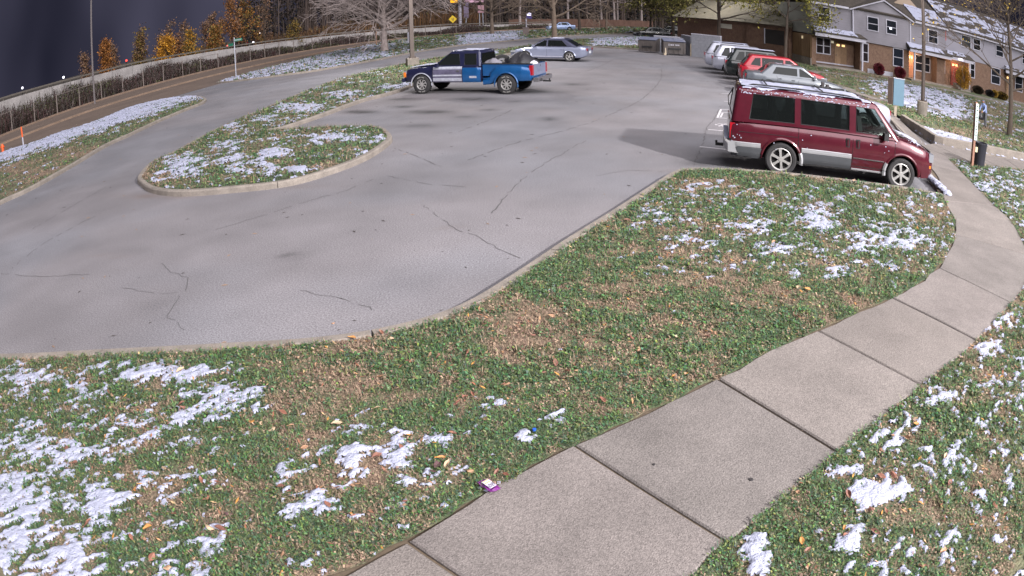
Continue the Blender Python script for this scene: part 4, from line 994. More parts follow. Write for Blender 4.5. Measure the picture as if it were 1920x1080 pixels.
# bed: narrow box with bulged step-side fenders
bst = [(-2.70, .60, .98, .80), (-2.62, .52, 1.04, .90), (-2.3, .50, 1.10, .955), (-1.9, .50, 1.13, .97), (-1.5, .50, 1.13, .97), (-1.25, .46, 1.06, .955), (-1.08, .40, .90, .94), (-1.0, .36, .66, .93), (-.74, .34, .60, .92)]
fen = loft(bst, .01, 36).build('bed_fender', [m_blue, m_under]); boolean(fen, [tmp_cyl(-1.70, .385, .46, s*.66, s*1.3, m_under) for s in (-1, 1)]); fen.parent = pk
k = MB()
for s in (-1, 1): k.box((-1.68, s*.74, .93), (1.98, .10, .46))
k.box((-.71, 0, .93), (.06, 1.5, .46)); k.box((-1.68, 0, .72), (1.98, 1.5, .05)); k.build('bed_box', m_blue, pk)
for s in (-1, 1):
    k = MB(); k.box((-1.68, s*.75, 1.18), (2.0, .13, .035)); k.build('bed_rail', m_dark, pk)
k = MB(); k.box((-2.69, 0, .93), (.06, 1.42, .44)); k.box((-2.725, 0, .93), (.02, .5, .10)); k.build('tailgate', mat('tailgate_grey', (112, 118, 140), .5, metal=.2, var=.1, scale=5), pk)
for s in (-1, 1):
    k = MB(); k.box((-2.66, s*.80, .94), (.13, .15, .38)); k.build('tail_lamp', m_red, pk)
k = MB(); k.box((-2.84, 0, .58), (.18, 1.75, .17)); k.box((-2.83, 0, .67), (.2, .5, .02)); k.build('rear_bumper', m_chrome, pk)
k = MB(); k.box((-3.0, 0, .46), (.30, .07, .06)); k.tube([(-3.1, 0, .47), (-3.1, 0, .57)], .03, 8); k.build('tow_hitch', m_dark, pk)
for s in (-1, 1): wheel(pk, -1.70, s*.85, .385, .225, .26, 'slot', s, None, True)
lip(pk, -1.70, .47, .385, .972, -12, 192, m_blue, .03)
k = MB(); k.box((2.74, 0, .58), (.14, 1.80, .16)); k.build('front_bumper', m_navy, pk)
k = MB(); k.box((2.69, 0, .84), (.06, 1.3, .22)); k.build('grille', m_dark, pk)
for s in (-1, 1):
    k = MB(); k.box((2.66, s*.90, .80), (.1, .03, .2)); k.build('turn_signal', m_amber, pk)
for s in (-1, 1):
    k = MB(); k.box((-.92, s*.86, .615), (.34, .16, .02)); k.build('side_step', m_blue, pk)
snowcap(pk, -.5, .58, .66, lambda x, y: 1.712, .02, 21, dens=.62); snowcap(pk, 1.45, 2.55, .8, lambda x, y: 1.17-max(0, x-1.4)*.075, .015, 22, dens=.66); snowcap(pk, .7, 1.3, .02, lambda x, y: 1.71, .01, 2)
# cargo in the bed: separate things
def world(o_c, yaw, p): return Vector((o_c.x+p[0]*math.cos(yaw)-p[1]*math.sin(yaw), o_c.y+p[0]*math.sin(yaw)+p[1]*math.cos(yaw), p[2]))
p = world(c0, PY, (-1.22, .1, .80)); tr = empty('spare_tyre', p, PY+.5); tag(tr, 'worn tyre with alloy rim leaning upright in the pickup bed', 'tyre')
k = MB(); n = 28
for i in range(n):
    a = 2*math.pi*i/n
    for rr, yy in ((.22, -.09), (.33, -.11), (.37, -.07), (.37, .07), (.33, .11), (.22, .09)): k.v.append((rr*math.cos(a), yy+.10*math.sin(a), .37+rr*math.sin(a)*.93))
for i in range(n):
    for j in range(5): k.f.append([i*6+j, i*6+j+1, ((i+1) % n)*6+j+1, ((i+1) % n)*6+j]); k.m.append(0)
k.build('tread', m_tyre, tr, smooth=True)
k = MB()
for i in range(n):
    a = 2*math.pi*i/n
    for rr, yy in ((.225, -.06), (.20, -.02), (.225, .06)): k.v.append((rr*math.cos(a), yy+.10*math.sin(a)*.6, .37+rr*math.sin(a)*.93))
for i in range(n):
    for j in range(2): k.f.append([i*3+j, i*3+j+1, ((i+1) % n)*3+j+1, ((i+1) % n)*3+j]); k.m.append(0)
k.build('rim', mat('rim_olive', (140, 146, 110), .5), tr)
def lump(name, label, cat, pos, size, m, seed, yaw=0, peak=1.0, parent=None):
    bm = bmesh.new(); bmesh.ops.create_icosphere(bm, subdivisions=4, radius=1)
    for v in bm.verts:
        p = v.co; n = float(fbm(p.x*1.6+seed, p.y*1.6+p.z*1.3, 3, seed))-.5; s_ = 1+n*.55
        z = p.z*size[2]*s_; z = max(z, -size[2]*.5)
        t = max(0, z/size[2]); f = 1-.35*t*peak
        v.co = Vector((p.x*size[0]*s_*f, p.y*size[1]*s_*f, z))
    me = bpy.data.meshes.new(name); bm.to_mesh(me); bm.free(); me.materials.append(m); me.polygons.foreach_set('use_smooth', [True]*len(me.polygons))
    o = bpy.data.objects.new(name, me); COL.objects.link(o); o.location = pos; o.rotation_euler = (0, 0, yaw)
    if parent: o.parent = parent
    else: tag(o, label, cat)
    return o
lump('tarp', 'black tarpaulin heaped over a load at the rear of the pickup bed', 'tarp', world(c0, PY, (-1.95, .0, 1.12)), (.74, .70, .46), mat('black_tarp', (36, 35, 40), .6, bump=2, bscale=7), 4, PY)
lump('sack', 'pale grey lumpy sack lying on the near bed rail behind the pickup cab', 'sack', world(c0, PY, (-1.02, .45, 1.20)), (.34, .2, .17), mat('grey_sack', (118, 116, 124), .8, bump=2, bscale=9), 6, PY+.2)
lump('rubbish_bag', 'small white plastic bag at the tailgate end of the pickup bed', 'bag', world(c0, PY, (-2.48, .15, 1.16)), (.2, .3, .13), mat('white_bag', (196, 192, 200), .6, bump=2, bscale=12), 9, PY)

# ---- other cars
def sedan(paint, L=4.8, hw=.90, H=1.46, style='five', wr=.325, glassm=None, roof=None, zb=.93, rim=None, seats=[.1]):
    f = L/2; return dict(paint=paint, roof_paint=roof or paint, st=[(-f, .50, .80, .70), (-f+.08, .36, .93, .80), (-f+.35, .26, .97, .87), (-f+.9, .22, .96, hw), (0, .20, .93, hw), (f-1.5, .21, .93, hw), (f-.9, .22, .86, hw-.02), (f-.4, .24, .76, .84), (f-.1, .30, .66, .72), (f, .36, .58, .60)],
        gh=dict(b=(zb-.02, -f+.62, f-1.38, hw-.07), t=(H, -f+1.22, f-2.12, .62)), bev=.09, axles=(-f+1.05, f-.95), wr=wr, rim_r=wr*.68, tw=.21, style=style, arch=1.16, track=hw, crown=.035, rim_mat=rim,
        win=[([(-f+1.04, zb+.05), (-f+1.28, zb+.04), (-f+1.38, H-.11), (-f+1.31, H-.13)], glassm), ([(-f+1.36, zb+.04), (-.02, zb+.04), (-.02, H-.09), (-f+1.46, H-.09)], glassm), ([(.08, zb+.04), (f-1.60, zb+.04), (f-2.22, H-.10), (.08, H-.10)], glassm)],
        seams=[[(.03, .30), (.03, zb-.02)], [(f-1.45, .34), (f-1.45, zb-.03)], [(-f+1.45, .55), (-f+1.40, zb-.02)]], handles=[(-.22, .78), (-f+1.55, .80)], tails=[(-f+.0, -f+.20, .70, .86, .34)], heads=[(f-.42, f-.08, .58, .70, .3)], mirror=(f-1.62, zb+.08), seats=seats, plate=(-f-.012, .62))
def suv(paint, L=4.6, hw=.92, H=1.68, style='five', wr=.35, roof=None, glassm=None):
    f = L/2; return dict(paint=paint, roof_paint=roof or paint, st=[(-f, .50, .98, .72), (-f+.06, .38, 1.02, .83), (-f+.3, .28, 1.06, .89), (0, .26, 1.06, hw), (f-1.35, .26, 1.05, hw), (f-.7, .28, .99, .89), (f-.25, .32, .90, .80), (f, .40, .78, .66)],
        gh=dict(b=(1.03, -f+.10, f-1.08, hw-.05), t=(H, -f+.52, f-1.95, .66)), bev=.10, axles=(-f+.95, f-.93), wr=wr, rim_r=wr*.66, tw=.23, style=style, arch=1.17, track=hw, crown=.03,
        win=[([(-f+.50, 1.10), (-f+.98, 1.07), (-f+.98, H-.13), (-f+.72, H-.16)], glassm), ([(-f+1.06, 1.07), (-.08, 1.07), (-.08, H-.12), (-f+1.06, H-.12)], glassm), ([(.02, 1.07), (f-1.36, 1.07), (f-1.95, H-.12), (.02, H-.12)], glassm)],
        seams=[[(-.03, .36), (-.03, 1.03)], [(f-1.2, .40), (f-1.2, 1.02)], [(-f+1.3, .7), (-f+1.2, 1.03)]], handles=[(-.25, .92), (-f+1.35, .93)], tails=[(-f-.01, -f+.16, .86, 1.02, .30)], heads=[(f-.35, f-.04, .72, .84, .3)], mirror=(f-1.35, 1.12), seats=[.15], plate=(-f-.012, .70))
def place_by_rear(u, v, yaw, L, hw, near=1, z=0):
    """put the lower rear corner facing the lens at this surveyed point; returns the centre"""
    x, y = G(u, v, z); c = Vector((x, y))+Vector((math.cos(yaw), math.sin(yaw)))*L/2; return c+Vector((-math.sin(yaw), math.cos(yaw)))*hw*near
m_silp = mat('silver_blue_paint', (150, 156, 178), .25, metal=.5, var=.03, scale=3, coat=.6)
AV = Vector((2.509, 43.36)); AY = 2.762; lf = Vector((-math.sin(AY), math.cos(AY))); c = AV-lf*.90
S = sedan(m_silp, 5.0, .92, 1.49, 'five', .33, roof=mat('dark_roof', (58, 60, 80), .3, metal=.3, coat=.5), glassm=glass('pale_glass', (.5, .56, .54), .5)); S['axles'] = (-1.42, 1.40); S['track'] = .92; S['gh'] = dict(b=(.91, -2.0, 1.22, .85), t=(1.47, -1.0, .22, .60)); pg_ = glass('pale_glass', (.5, .56, .54), .5); S['win'] = [([(-1.28, .985), (-.03, .975), (-.03, 1.355), (-.90, 1.345)], pg_), ([(.07, .975), (.92, .98), (.22, 1.35), (.07, 1.355)], pg_)]
sv = vehicle('sedan', 'silver blue four door sedan parked beyond the pickup truck with snow bits on its roof', 'car', (c.x, c.y), AY, S)
st = S['st']; clad(sv, -1.0, 1.0, .30, .35, m_frost, 'sill_trim', .012, 6); lip(sv, -1.42, .385, .33, .905, 0, 180, m_silp, .02); lip(sv, 1.40, .385, .33, .905, 0, 180, m_silp, .02)
snowcap(sv, -.9, .15, .5, lambda x, y: 1.472, .05, 5, dens=.32, cell=.04)
RY = -.25
m_grs = mat('charcoal_paint', (92, 97, 104), .3, metal=.15, coat=.7, var=.03)
m_redp = mat('red_paint', (140, 24, 38), .28, coat=.6, var=.05)
m_blkp = mat('black_green_paint', (30, 36, 36), .22, coat=.8)
m_slv = mat('silver_paint', (176, 178, 192), .3, metal=.45, coat=.6, var=.03)
m_wht = mat('white_paint', (160, 162, 176), .35, coat=.5, var=.03)
ROWG = 'cars parked nose-in along the right side of the lot'
c = Vector((12.6, 28.5)); S = sedan(m_grs, 4.75, .91, 1.40, 'ten', .33); S['win'] = [([(-1.16, .985), (-.03, .975), (-.03, 1.285), (-.98, 1.275)], None), S['win'][2]]; S['seats'] = []
gs = vehicle('sedan', 'dark grey sedan parked just beyond the maroon van, nearest of the row', 'car', (c.x, c.y), RY, S, ROWG)
snowcap(gs, -1.6, .1, .5, lambda x, y: 1.402, .012, 6, dens=.22, cell=.03)
c = Vector((13.15, 31.3)); S = suv(m_redp, 4.4, .88, 1.58)
vehicle('suv', 'bright red boxy suv between the grey sedan and the snow-topped dark suv', 'car', (c.x, c.y), RY, S, ROWG)
c = Vector((13.4, 34.2)); S = suv(m_blkp, 4.5, .90, 1.67)
ds = vehicle('suv', 'dark green black suv with a sheet of snow covering its roof', 'car', (c.x, c.y), RY, S, ROWG)
snowcap(ds, -1.75, .42, .66, lambda x, y: 1.672, .05, 7, dens=.9, cell=.06)
c = Vector((13.6, 37.1)); S = suv(m_slv, 4.6, .92, 1.70)
vehicle('suv', 'silver suv with dark side windows, second from the far end of the row', 'car', (c.x, c.y), RY, S, ROWG)
c = Vector((14.0, 40.0)); S = suv(m_wht, 4.6, .92, 1.70)
ws = vehicle('suv', 'pale suv with snow on its roof at the far end of the row', 'car', (c.x, c.y), RY, S, ROWG)
snowcap(ws, -1.75, .4, .66, lambda x, y: 1.702, .04, 8, dens=.7, cell=.06)
c = Vector((10.38, 20.75)); S = sedan(m_wht, 4.5, .88, 1.31)
vehicle('sedan', 'white sedan mostly hidden behind the maroon van, its red tail light showing past the hood', 'car', (c.x, c.y), math.pi-.27, S, None)
m_blk = mat('black_paint', (22, 24, 26), .2, coat=.8)
FG = 'black cars parked beyond the dumpsters'
for i, (u, v, yw, lb) in enumerate([(1222, 71.5, math.pi-.12, 'black sedan with bright wheels, foremost of the cars beyond the dumpsters'), (1256, 66, math.pi-.15, 'black sedan in the middle of the cars beyond the dumpsters'), (1284, 63.5, math.pi-.15, 'black car furthest right beyond the dumpster enclosure')]):
    x, y = G(u, v); S = sedan(m_blk, 4.9, .92, 1.46, rim=m_chrome); vehicle('sedan', lb, 'car', (x, y), yw, S, FG)
x, y = G(1051, 57.5); S = sedan(mat('pale_blue_paint', (150, 168, 204), .3, metal=.3, coat=.5), 4.7, .92, 1.45); S['seats'] = []
fc = vehicle('sedan', 'pale blue car on the far road behind the bare tree trunk', 'car', (x, y), math.pi+.1, S)

# ================================================================== TOWNHOUSES
HA = Vector((22.7, 46.2)); ha = R(-4); he = Vector((math.cos(ha), math.sin(ha))); hn = Vector((he.y, -he.x)); ZB = .44
def HF(s_, z, d): p = HA+he*s_+hn*d; return (p.x, p.y, z)
def HP_(poly, d0, d1, k): k.prism(poly, HF, d0, d1); return k
def hrect(s0, s1, z0, z1): return [(s0, z0), (s1, z0), (s1, z1), (s0, z1)]
m_brick = mat('brown_brick', (124, 100, 84), .92, col2=(104, 82, 68), scale=5, speck=.16, sscale=11, bump=.5, bscale=25)
m_side = mat('grey_siding', (130, 127, 134), .75, var=.05, scale=1.2)
m_side2 = mat('white_siding', (140, 138, 148), .75, var=.06, scale=1.2)
m_trim = mat('white_trim', (176, 175, 186), .6)
m_door = mat('wood_door', (140, 112, 84), .55, var=.12, scale=6)
m_pane = glass('pane', (.8, .82, .85), .35, .08)
m_blind = mat('blind', (98, 98, 112), .8, var=.08, scale=3)
m_shing = mat('shingles', (66, 60, 54), .95, var=.25, scale=3, speck=.3, sscale=9)
m_warm = mat('lit_orange_wall', (176, 122, 92), .8)
def hwin(root, s0, s1, z0, z1, d, blind=m_blind, mull=1, name='window'):
    k = MB(); f = .07
    for a in (hrect(s0-f, s0, z0-f, z1+f), hrect(s1, s1+f, z0-f, z1+f), hrect(s0, s1, z1, z1+f), hrect(s0, s1, z0-f, z0)): HP_(a, d, d+.05, k)
    HP_(hrect(s0, s1, (z0+z1)/2-.025, (z0+z1)/2+.025), d, d+.035, k)
    for q in range(1, mull): c_ = s0+(s1-s0)*q/mull; HP_(hrect(c_-.05, c_+.05, z0, z1), d, d+.045, k)
    o = k.build(name, m_trim, root)
    k = MB(); HP_(hrect(s0, s1, z0, z1), d+.004, d+.010, k); k.build('blind', blind, o)
    k = MB()
    n = int((z1-z0)/.09)
    for i in range(n): z_ = z0+(z1-z0)*(i+.5)/n; HP_(hrect(s0, s1, z_, z_+.05), d+.010, d+.016, k)
    tag(k.build('blind_slat', blind, o), kind='stuff')
    k = MB(); HP_(hrect(s0, s1, z0, z1), d+.022, d+.026, k); k.build('pane', m_pane, o)
def hdoor(root, s0, s1, z0, z1, d, m=m_door):
    k = MB(); HP_(hrect(s0, s1, z0, z1), d, d+.05, k); o = k.build('door', m, root)
    k = MB()
    w_ = (s1-s0)
    for a in (.12, .56):
        for b0, b1 in ((.08, .42), (.48, .72)): HP_(hrect(s0+w_*a, s0+w_*(a+.32), z0+(z1-z0)*b0, z0+(z1-z0)*b1), d+.05, d+.065, k)
    k.build('door_panel', m, o)
    for a in (.14, .58):
        k = MB(); HP_(hrect(s0+w_*a, s0+w_*(a+.26), z0+(z1-z0)*.84, z0+(z1-z0)*.93), d+.05, d+.06, k); k.build('lit_pane', mat('door_light', (255, 214, 150), .5, emit=(255, 205, 140), estr=.9), o)
    k = MB(); p = Vector(HF(s0+.1, z0+(z1-z0)*.45, d+.09)); k.box(p, (.06, .06, .06)); k.build('handle', m_chrome, o)
def quadroof(root, pts, th, m, name='roof'):
    """pts: 4 corners (s,z,d); a slab of thickness th"""
    k = MB(); P = [Vector(HF(*p)) for p in pts]; n = (P[1]-P[0]).cross(P[3]-P[0]).normalized()
    if n.z < 0: n = -n
    k.add([tuple(p) for p in P]+[tuple(p-n*th) for p in P], [(0, 1, 2, 3), (7, 6, 5, 4), (0, 4, 5, 1), (1, 5, 6, 2), (2, 6, 7, 3), (3, 7, 4, 0)]); return k.build(name, m, root)
def roofsnow(root, pts, n1, n2, dens, seed, th=.05):
    P = [Vector(HF(*p)) for p in pts]; A_ = np.linspace(0, 1, n1); B_ = np.linspace(0, 1, n2); a, b = np.meshgrid(A_, B_)
    p = lambda i: np.array(P[i])[None, None, :]
    XYZ = (p(0)*((1-a)*(1-b))[..., None]+p(1)*(a*(1-b))[..., None]+p(2)*(a*b)[..., None]+p(3)*((1-a)*b)[..., None])
    m = fbm(a*n1/9+seed, b*n2/4, 4, seed)-(.5+(.5-dens)*.5); XYZ[..., 2] += np.where(m > 0, .03+th*np.sqrt(np.clip(m, 0, .1)/.1), -.02)
    c = (m[:-1, :-1] > 0).astype(int)+(m[1:, :-1] > 0)+(m[:-1, 1:] > 0)+(m[1:, 1:] > 0); r_, q = np.nonzero(c >= 2)
    if len(r_) == 0: return
    i_ = r_*n1+q; F = np.stack([i_, i_+1, i_+1+n1, i_+n1], 1); un, iv = np.unique(F, return_inverse=True)
    tag(npmesh('roof_snow', XYZ.reshape(-1, 3)[un], iv.reshape(F.shape), m_snow, parent=root, smooth=True), kind='stuff')
# -- first building: two homes under one wide gable
b1 = empty('townhouse', HF(0, ZB, 0)); tag(b1, 'grey sided townhouse with wide front gable, brown brick ground floor and two porches', 'townhouse')
_b = b1
class _Null: pass
def fixparent(o): return o
root1 = empty('townhouse_tmp'); bpy.data.objects.remove(root1)
b1.location = (0, 0, 0)
k = MB(); HP_(hrect(-.86, 3.3, ZB-.3, 2.75), -8, -1.15, k); HP_(hrect(3.3, 8.0, ZB-.3, 2.78), -8, 0, k); HP_(hrect(8.0, 11.9, ZB-.3, 2.75), -8, -1.0, k)
HP_(hrect(-.86, -.5, ZB-.3, 2.68), -1.2, 0.0, k); HP_(hrect(11.0, 11.9, ZB-.3, 2.66), -1.0, -.1, k); k.build('brick_wall', m_brick, b1)
k = MB(); HP_(hrect(-.5, 3.25, 1.0-.35, 1.0-.25), -1.15, -1.08, k); HP_(hrect(4.0, 6.4, ZB-.2, .78), 0, .04, k); k.build('brick_ledge', m_trim, b1)
k = MB(); HP_(hrect(-.88, 2.6, 2.82, 5.22), -8, 0, k); k.build('siding_wall', m_side, b1)
k = MB(); HP_([(2.6, 2.82), (8.0, 2.82), (8.0, 5.22), (5.45, 6.30), (2.6, 5.22)], -8, .14, k); k.build('gable_wall', m_side, b1)
k = MB(); HP_(hrect(8.0, 11.9, 2.78, 5.22), -8, 0, k); k.build('siding_wall', m_side, b1)
k = MB()
for z_ in np.arange(2.95, 5.2, .20): HP_(hrect(-.88, 2.58, z_, z_+.012), 0, .012, k); HP_(hrect(2.62, 7.98, z_, z_+.012), .14, .152, k); HP_(hrect(8.02, 11.88, z_, z_+.012), 0, .012, k)
tag(k.build('siding_lap', m_side2, b1), kind='stuff')
for a in (hrect(2.56, 2.66, 2.9, 5.2), hrect(8.0, 8.1, 2.9, 5.2)): k = MB(); HP_(a, .1, .2, k); k.build('downspout', m_trim, b1)
k = MB()
for (a, za), (b, zb_) in (((2.3, 5.14), (5.45, 6.36)), ((5.45, 6.36), (8.35, 5.1))):
    HP_([(a, za), (b, zb_), (b, zb_+.18), (a, za+.18)], .14, .34, k)
k.build('gable_board', m_trim, b1)
for a, b in ((-1.0, 2.45), (8.3, 12.05)): k = MB(); HP_(hrect(a, b, 5.16, 5.34), .0, .30, k); k.build('gutter', m_trim, b1)
quadroof(b1, [(-1.1, 5.36, .32), (12.1, 5.36, .32), (12.1, 7.7, -4.2), (-1.1, 7.7, -4.2)], .12, m_shing)
quadroof(b1, [(-1.1, 7.7, -4.2), (12.1, 7.7, -4.2), (12.1, 5.36, -8.4), (-1.1, 5.36, -8.4)], .12, m_shing)
quadroof(b1, [(2.2, 5.30, .36), (5.45, 6.56, .36), (5.45, 6.56, -2.6), (2.2, 5.30, -.0)], .08, m_shing, 'gable_roof')
quadroof(b1, [(5.45, 6.56, .36), (8.5, 5.26, .36), (8.5, 5.30, -.0), (5.45, 6.56, -2.6)], .08, m_shing, 'gable_roof')
k = MB(); HP_([(7.2, 6.2), (10.6, 6.2), (8.9, 7.5)], -2.2, -2.0, k); k.build('rear_gable', mat('rear_gable_beige', (160, 142, 124), .8), b1)
roofsnow(b1, [(8.6, 5.40, .2), (12.0, 5.40, .2), (12.0, 6.6, -2.0), (8.6, 6.6, -2.0)], 60, 40, .62, 3)
# porches
def porch(root, s0, s1, d1, wall_d, z0=2.76, z1=3.42, posts=(), snow=.55, seed=1, postw=.13):
    k = MB(); HP_(hrect(s0, s1, z0-.02, z0+.26), d1-.12, d1, k); k.build('fascia', m_trim, root)
    k = MB(); HP_(hrect(s0, s1, z0-.0, z0+.03), wall_d, d1-.12, k); k.build('soffit', mat('soffit', (150, 148, 156), .8), root)
    quadroof(root, [(s0-.1, z0+.28, d1+.08), (s1+.1, z0+.28, d1+.08), (s1-.35, z1, .02), (s0-.1, z1, .02)], .05, m_shing, 'porch_roof')
    roofsnow(root, [(s0-.05, z0+.29, d1), (s1-.7, z0+.29, d1), (s1-.9, z1, .12), (s0-.05, z1, .12)], 50, 14, snow, seed, .03)
    for p_ in posts: k = MB(); HP_(hrect(p_-postw/2, p_+postw/2, ZB, z0), d1-.2, d1-.07, k); k.build('post', m_trim, root)
    k = MB(); HP_(hrect(s0+.1, s1-.1, ZB-.3, ZB+.12), wall_d, d1+.1, k); k.build('porch_step', m_kerb, root)
porch(b1, -.86, 3.5, .75, -1.15, posts=(3.22,), snow=.72, seed=5)
porch(b1, 7.7, 12.1, .75, -1.0, posts=(8.2,), snow=.72, seed=8)
hwin(b1, -.30, .62, 3.90, 4.98, .0); hwin(b1, 3.95, 4.88, 3.85, 4.85, .14); hwin(b1, 5.72, 6.62, 3.85, 4.88, .14); hwin(b1, 10.05, 10.98, 3.83, 4.86, .0)
hwin(b1, -.02, 1.12, 1.42, 2.58, -1.12, mull=2, blind=mat('blind_brown', (120, 92, 92), .8)); hwin(b1, 3.42, 4.0, 1.32, 2.66, .0, blind=mat('blind_brown', (120, 92, 92), .8)); hwin(b1, 6.45, 7.35, 1.38, 2.72, .0, blind=mat('blind_blue', (92, 102, 130), .8))
hdoor(b1, 1.55, 2.6, .60, 2.42, -1.15); hdoor(b1, 8.4, 9.0, .60, 2.45, -1.0, m_warm); hwin(b1, 9.25, 10.75, 1.30, 2.52, -1.0, mull=2)
k = MB(); HP_(hrect(1.22, 1.42, 2.30, 2.48), -1.14, -1.02, k); k.build('wall_lantern', mat('lantern', (210, 210, 190), .4, emit=(230, 220, 190), estr=.25), b1)
k = MB(); HP_(hrect(5.98, 6.2, 4.18, 4.34), .172, .19, k); k.build('window_glow_patch', mat('cold_light', (230, 235, 255), .3, emit=(214, 222, 255), estr=1.0), b1)  # small cold glowing patch set over the window pane
# end wall: timber boards below, plain siding above
k = MB(); m_board = mat('timber_boards', (128, 102, 74), .9, var=.25, scale=4, stretch=(1, 1, .2))
for i in range(16):
    d0 = -.05-.26*i; HP_(hrect(-.93, -.88, .95, 2.72), d0-.245, d0, k) if False else None
for i in range(16):
    kk = MB(); d0 = -.05-.26*i; kk.prism(hrect(-.94, -.885, 1.0, 2.74), HF, d0-.25, d0); kk.build('board', m_board, b1)
k = MB(); HP_(hrect(-.96, -.88, ZB-.3, .98), -4.4, 0, k); k.build('plinth', m_kerb, b1)
k = MB(); p = Vector(HF(-.97, 2.45, -1.8)); k.box(p, (.1, .16, .22)); k.build('wall_light', mat('lamp_cream', (220, 204, 170), .4, emit=(230, 210, 170), estr=.3), b1)
k = MB(); HP_(hrect(-.94, -.88, 2.84, 5.2), -8, -.02, k); k.build('end_siding', mat('olive_siding', (128, 130, 124), .8, var=.05), b1)
# -- second building, further right
b2 = empty('townhouse'); tag(b2, 'pale sided townhouse with snowy roof partly hidden by the yellow-leaved tree', 'townhouse')
k = MB(); HP_(hrect(12.1, 15.0, ZB-.3, 2.9), -8, -1.2, k); HP_(hrect(15.0, 19.4, ZB-.3, 3.1), -8, -.3, k); HP_(hrect(19.4, 27, ZB-.3, 3.1), -8, -1.0, k); k.build('brick_wall', m_brick, b2)
k = MB(); HP_(hrect(12.1, 27, 3.12, 5.3), -8, -.28, k); k.build('siding_wall', m_side2, b2)
k = MB(); HP_(hrect(11.9, 27.2, 5.26, 5.46), -.25, .05, k); k.build('gutter', m_trim, b2)
quadroof(b2, [(12.15, 5.48, .1), (27.3, 5.48, .1), (27.3, 8.0, -4.3), (12.15, 8.0, -4.3)], .12, m_shing)
roofsnow(b2, [(12.2, 5.5, 0), (27.2, 5.5, 0), (27.2, 7.7, -3.8), (12.2, 7.7, -3.8)], 170, 50, .50, 11, .05)
for a in ((12.3, 14.9), (16.6, 17.1)):
    pass
hwin(b2, 15.4, 16.2, 4.2, 5.1, -.28, blind=mat('dark_room', (60, 56, 60), .8)); hwin(b2, 13.95, 15.0, 4.2, 5.12, -.28, blind=mat('pale_curtain', (184, 180, 170), .8)); hwin(b2, 18.3, 19.2, 4.2, 5.1, -.28); hwin(b2, 22, 22.9, 4.2, 5.1, -.28)
hwin(b2, 15.05, 15.5, 1.7, 3.0, -.3, blind=mat('dark_room', (60, 56, 60), .8)); hwin(b2, 17.7, 18.8, 1.65, 3.0, -.3); hwin(b2, 12.25, 12.55, 1.5, 2.5, -1.2); hwin(b2, 21.6, 22.6, 1.5, 2.8, -1.0)
hdoor(b2, 13.3, 14.2, .60, 2.6, -1.2, mat('red_brown_door', (130, 62, 52), .6)); hdoor(b2, 20.2, 21.1, .6, 2.7, -1.0)
porch(b2, 12.0, 15.0, .3, -1.2, z0=2.85, z1=3.5, posts=(14.6,), snow=.5, seed=15); porch(b2, 19.3, 23, .2, -1.0, z0=2.9, z1=3.5, posts=(19.9,), snow=.6, seed=17)
k = MB(); HP_(hrect(13.2, 13.62, 2.93, 3.06), .302, .40, k); k.build('porch_light', mat('cold_light2', (250, 246, 255), .3, emit=(250, 240, 255), estr=2.6), b2)
k = MB(); p = Vector(HF(11.98, 5.0, -.5)); k.prism(hrect(11.9, 12.05, 4.3, 5.1), HF, -.20, -.1); k.build('flag', mat('flag_red', (170, 60, 60), .7), b2)
for (sx, zz) in ((8.75, 2.35), (13.7, 2.8)):
    ld = bpy.data.lights.new('porch_lamp', 'POINT'); ld.energy = 60; ld.color = (1, .62, .36); ld.shadow_soft_size = .1; lo_ = bpy.data.objects.new('porch_lamp', ld); lo_.location = HF(sx, zz, -.3); COL.objects.link(lo_); lo_.parent = b1 if sx < 12 else b2
# a doorstep heater glow / red cone by the door
k = MB(); p = Vector(HF(14.0, ZB+.1, .55)); k.tube([p, p+Vector((0, 0, .7))], [.14, .03], 10); cn = k.build('traffic_cone', mat('cone_red', (210, 70, 50), .6)); tag(cn, 'small orange red cone standing by the steps of the far porch', 'cone')
def yardsteps():
    k = MB()
    for i in range(4): k.prism(hrect(12.6, 13.9, ZB-.2, ZB+.5-.13*i), HF, .3+.3*i, .6+.3*i)
    o = k.build('steps', m_kerb); tag(o, 'short concrete steps leading down from the lit far porch', 'steps')
    for i in (0, 1):
        k2 = MB(); k2.tube([HF(12.6+1.3*i, ZB+1.35, .4), HF(12.6+1.3*i, ZB+.85, 1.6)], .02, 5); k2.tube([HF(12.6+1.3*i, ZB+.0, 1.55), HF(12.6+1.3*i, ZB+.88, 1.55)], .02, 5); k2.build('handrail', m_dark, o)
yardsteps()

# -- low brown brick building beyond the parked cars
P1 = Vector((19.3, 57.5)); P2 = Vector((21.6, 50.8)); be = (P2-P1).normalized(); bn = Vector((-be.y, be.x))
if bn.x > 0: bn = -bn
def BF(s_, z, d): p = P2-be*s_+bn*d; return (p.x, p.y, z)
b3 = empty('outbuilding'); tag(b3, 'long low brown brick building with a shallow olive roof behind the row of parked cars', 'building')
m_bb = mat('dark_brick', (112, 88, 74), .92, col2=(94, 72, 62), scale=4, speck=.15, sscale=10)
k = MB(); k.prism(hrect(-.4, 16, -.2, 3.0), BF, -5.5, 0); k.build('brick_wall', m_bb, b3)
k = MB(); k.prism([(-.6, 3.0), (16.3, 3.0), (16.3, 3.1), (-.6, 3.1)], BF, -5.7, .35); k.build('eaves', mat('eaves_brown', (74, 60, 50), .9), b3)
k = MB(); P_ = [BF(-.6, 3.1, .4), BF(16.3, 3.1, .4), BF(16.3, 5.0, -3), BF(-.6, 5.0, -3), BF(16.3, 3.1, -5.9), BF(-.6, 3.1, -5.9)]; k.add(P_, [(0, 1, 2, 3), (3, 2, 4, 5), (0, 3, 5), (1, 4, 2)]); k.build('roof', mat('olive_roof', (84, 80, 68), .95, var=.2, scale=3), b3)
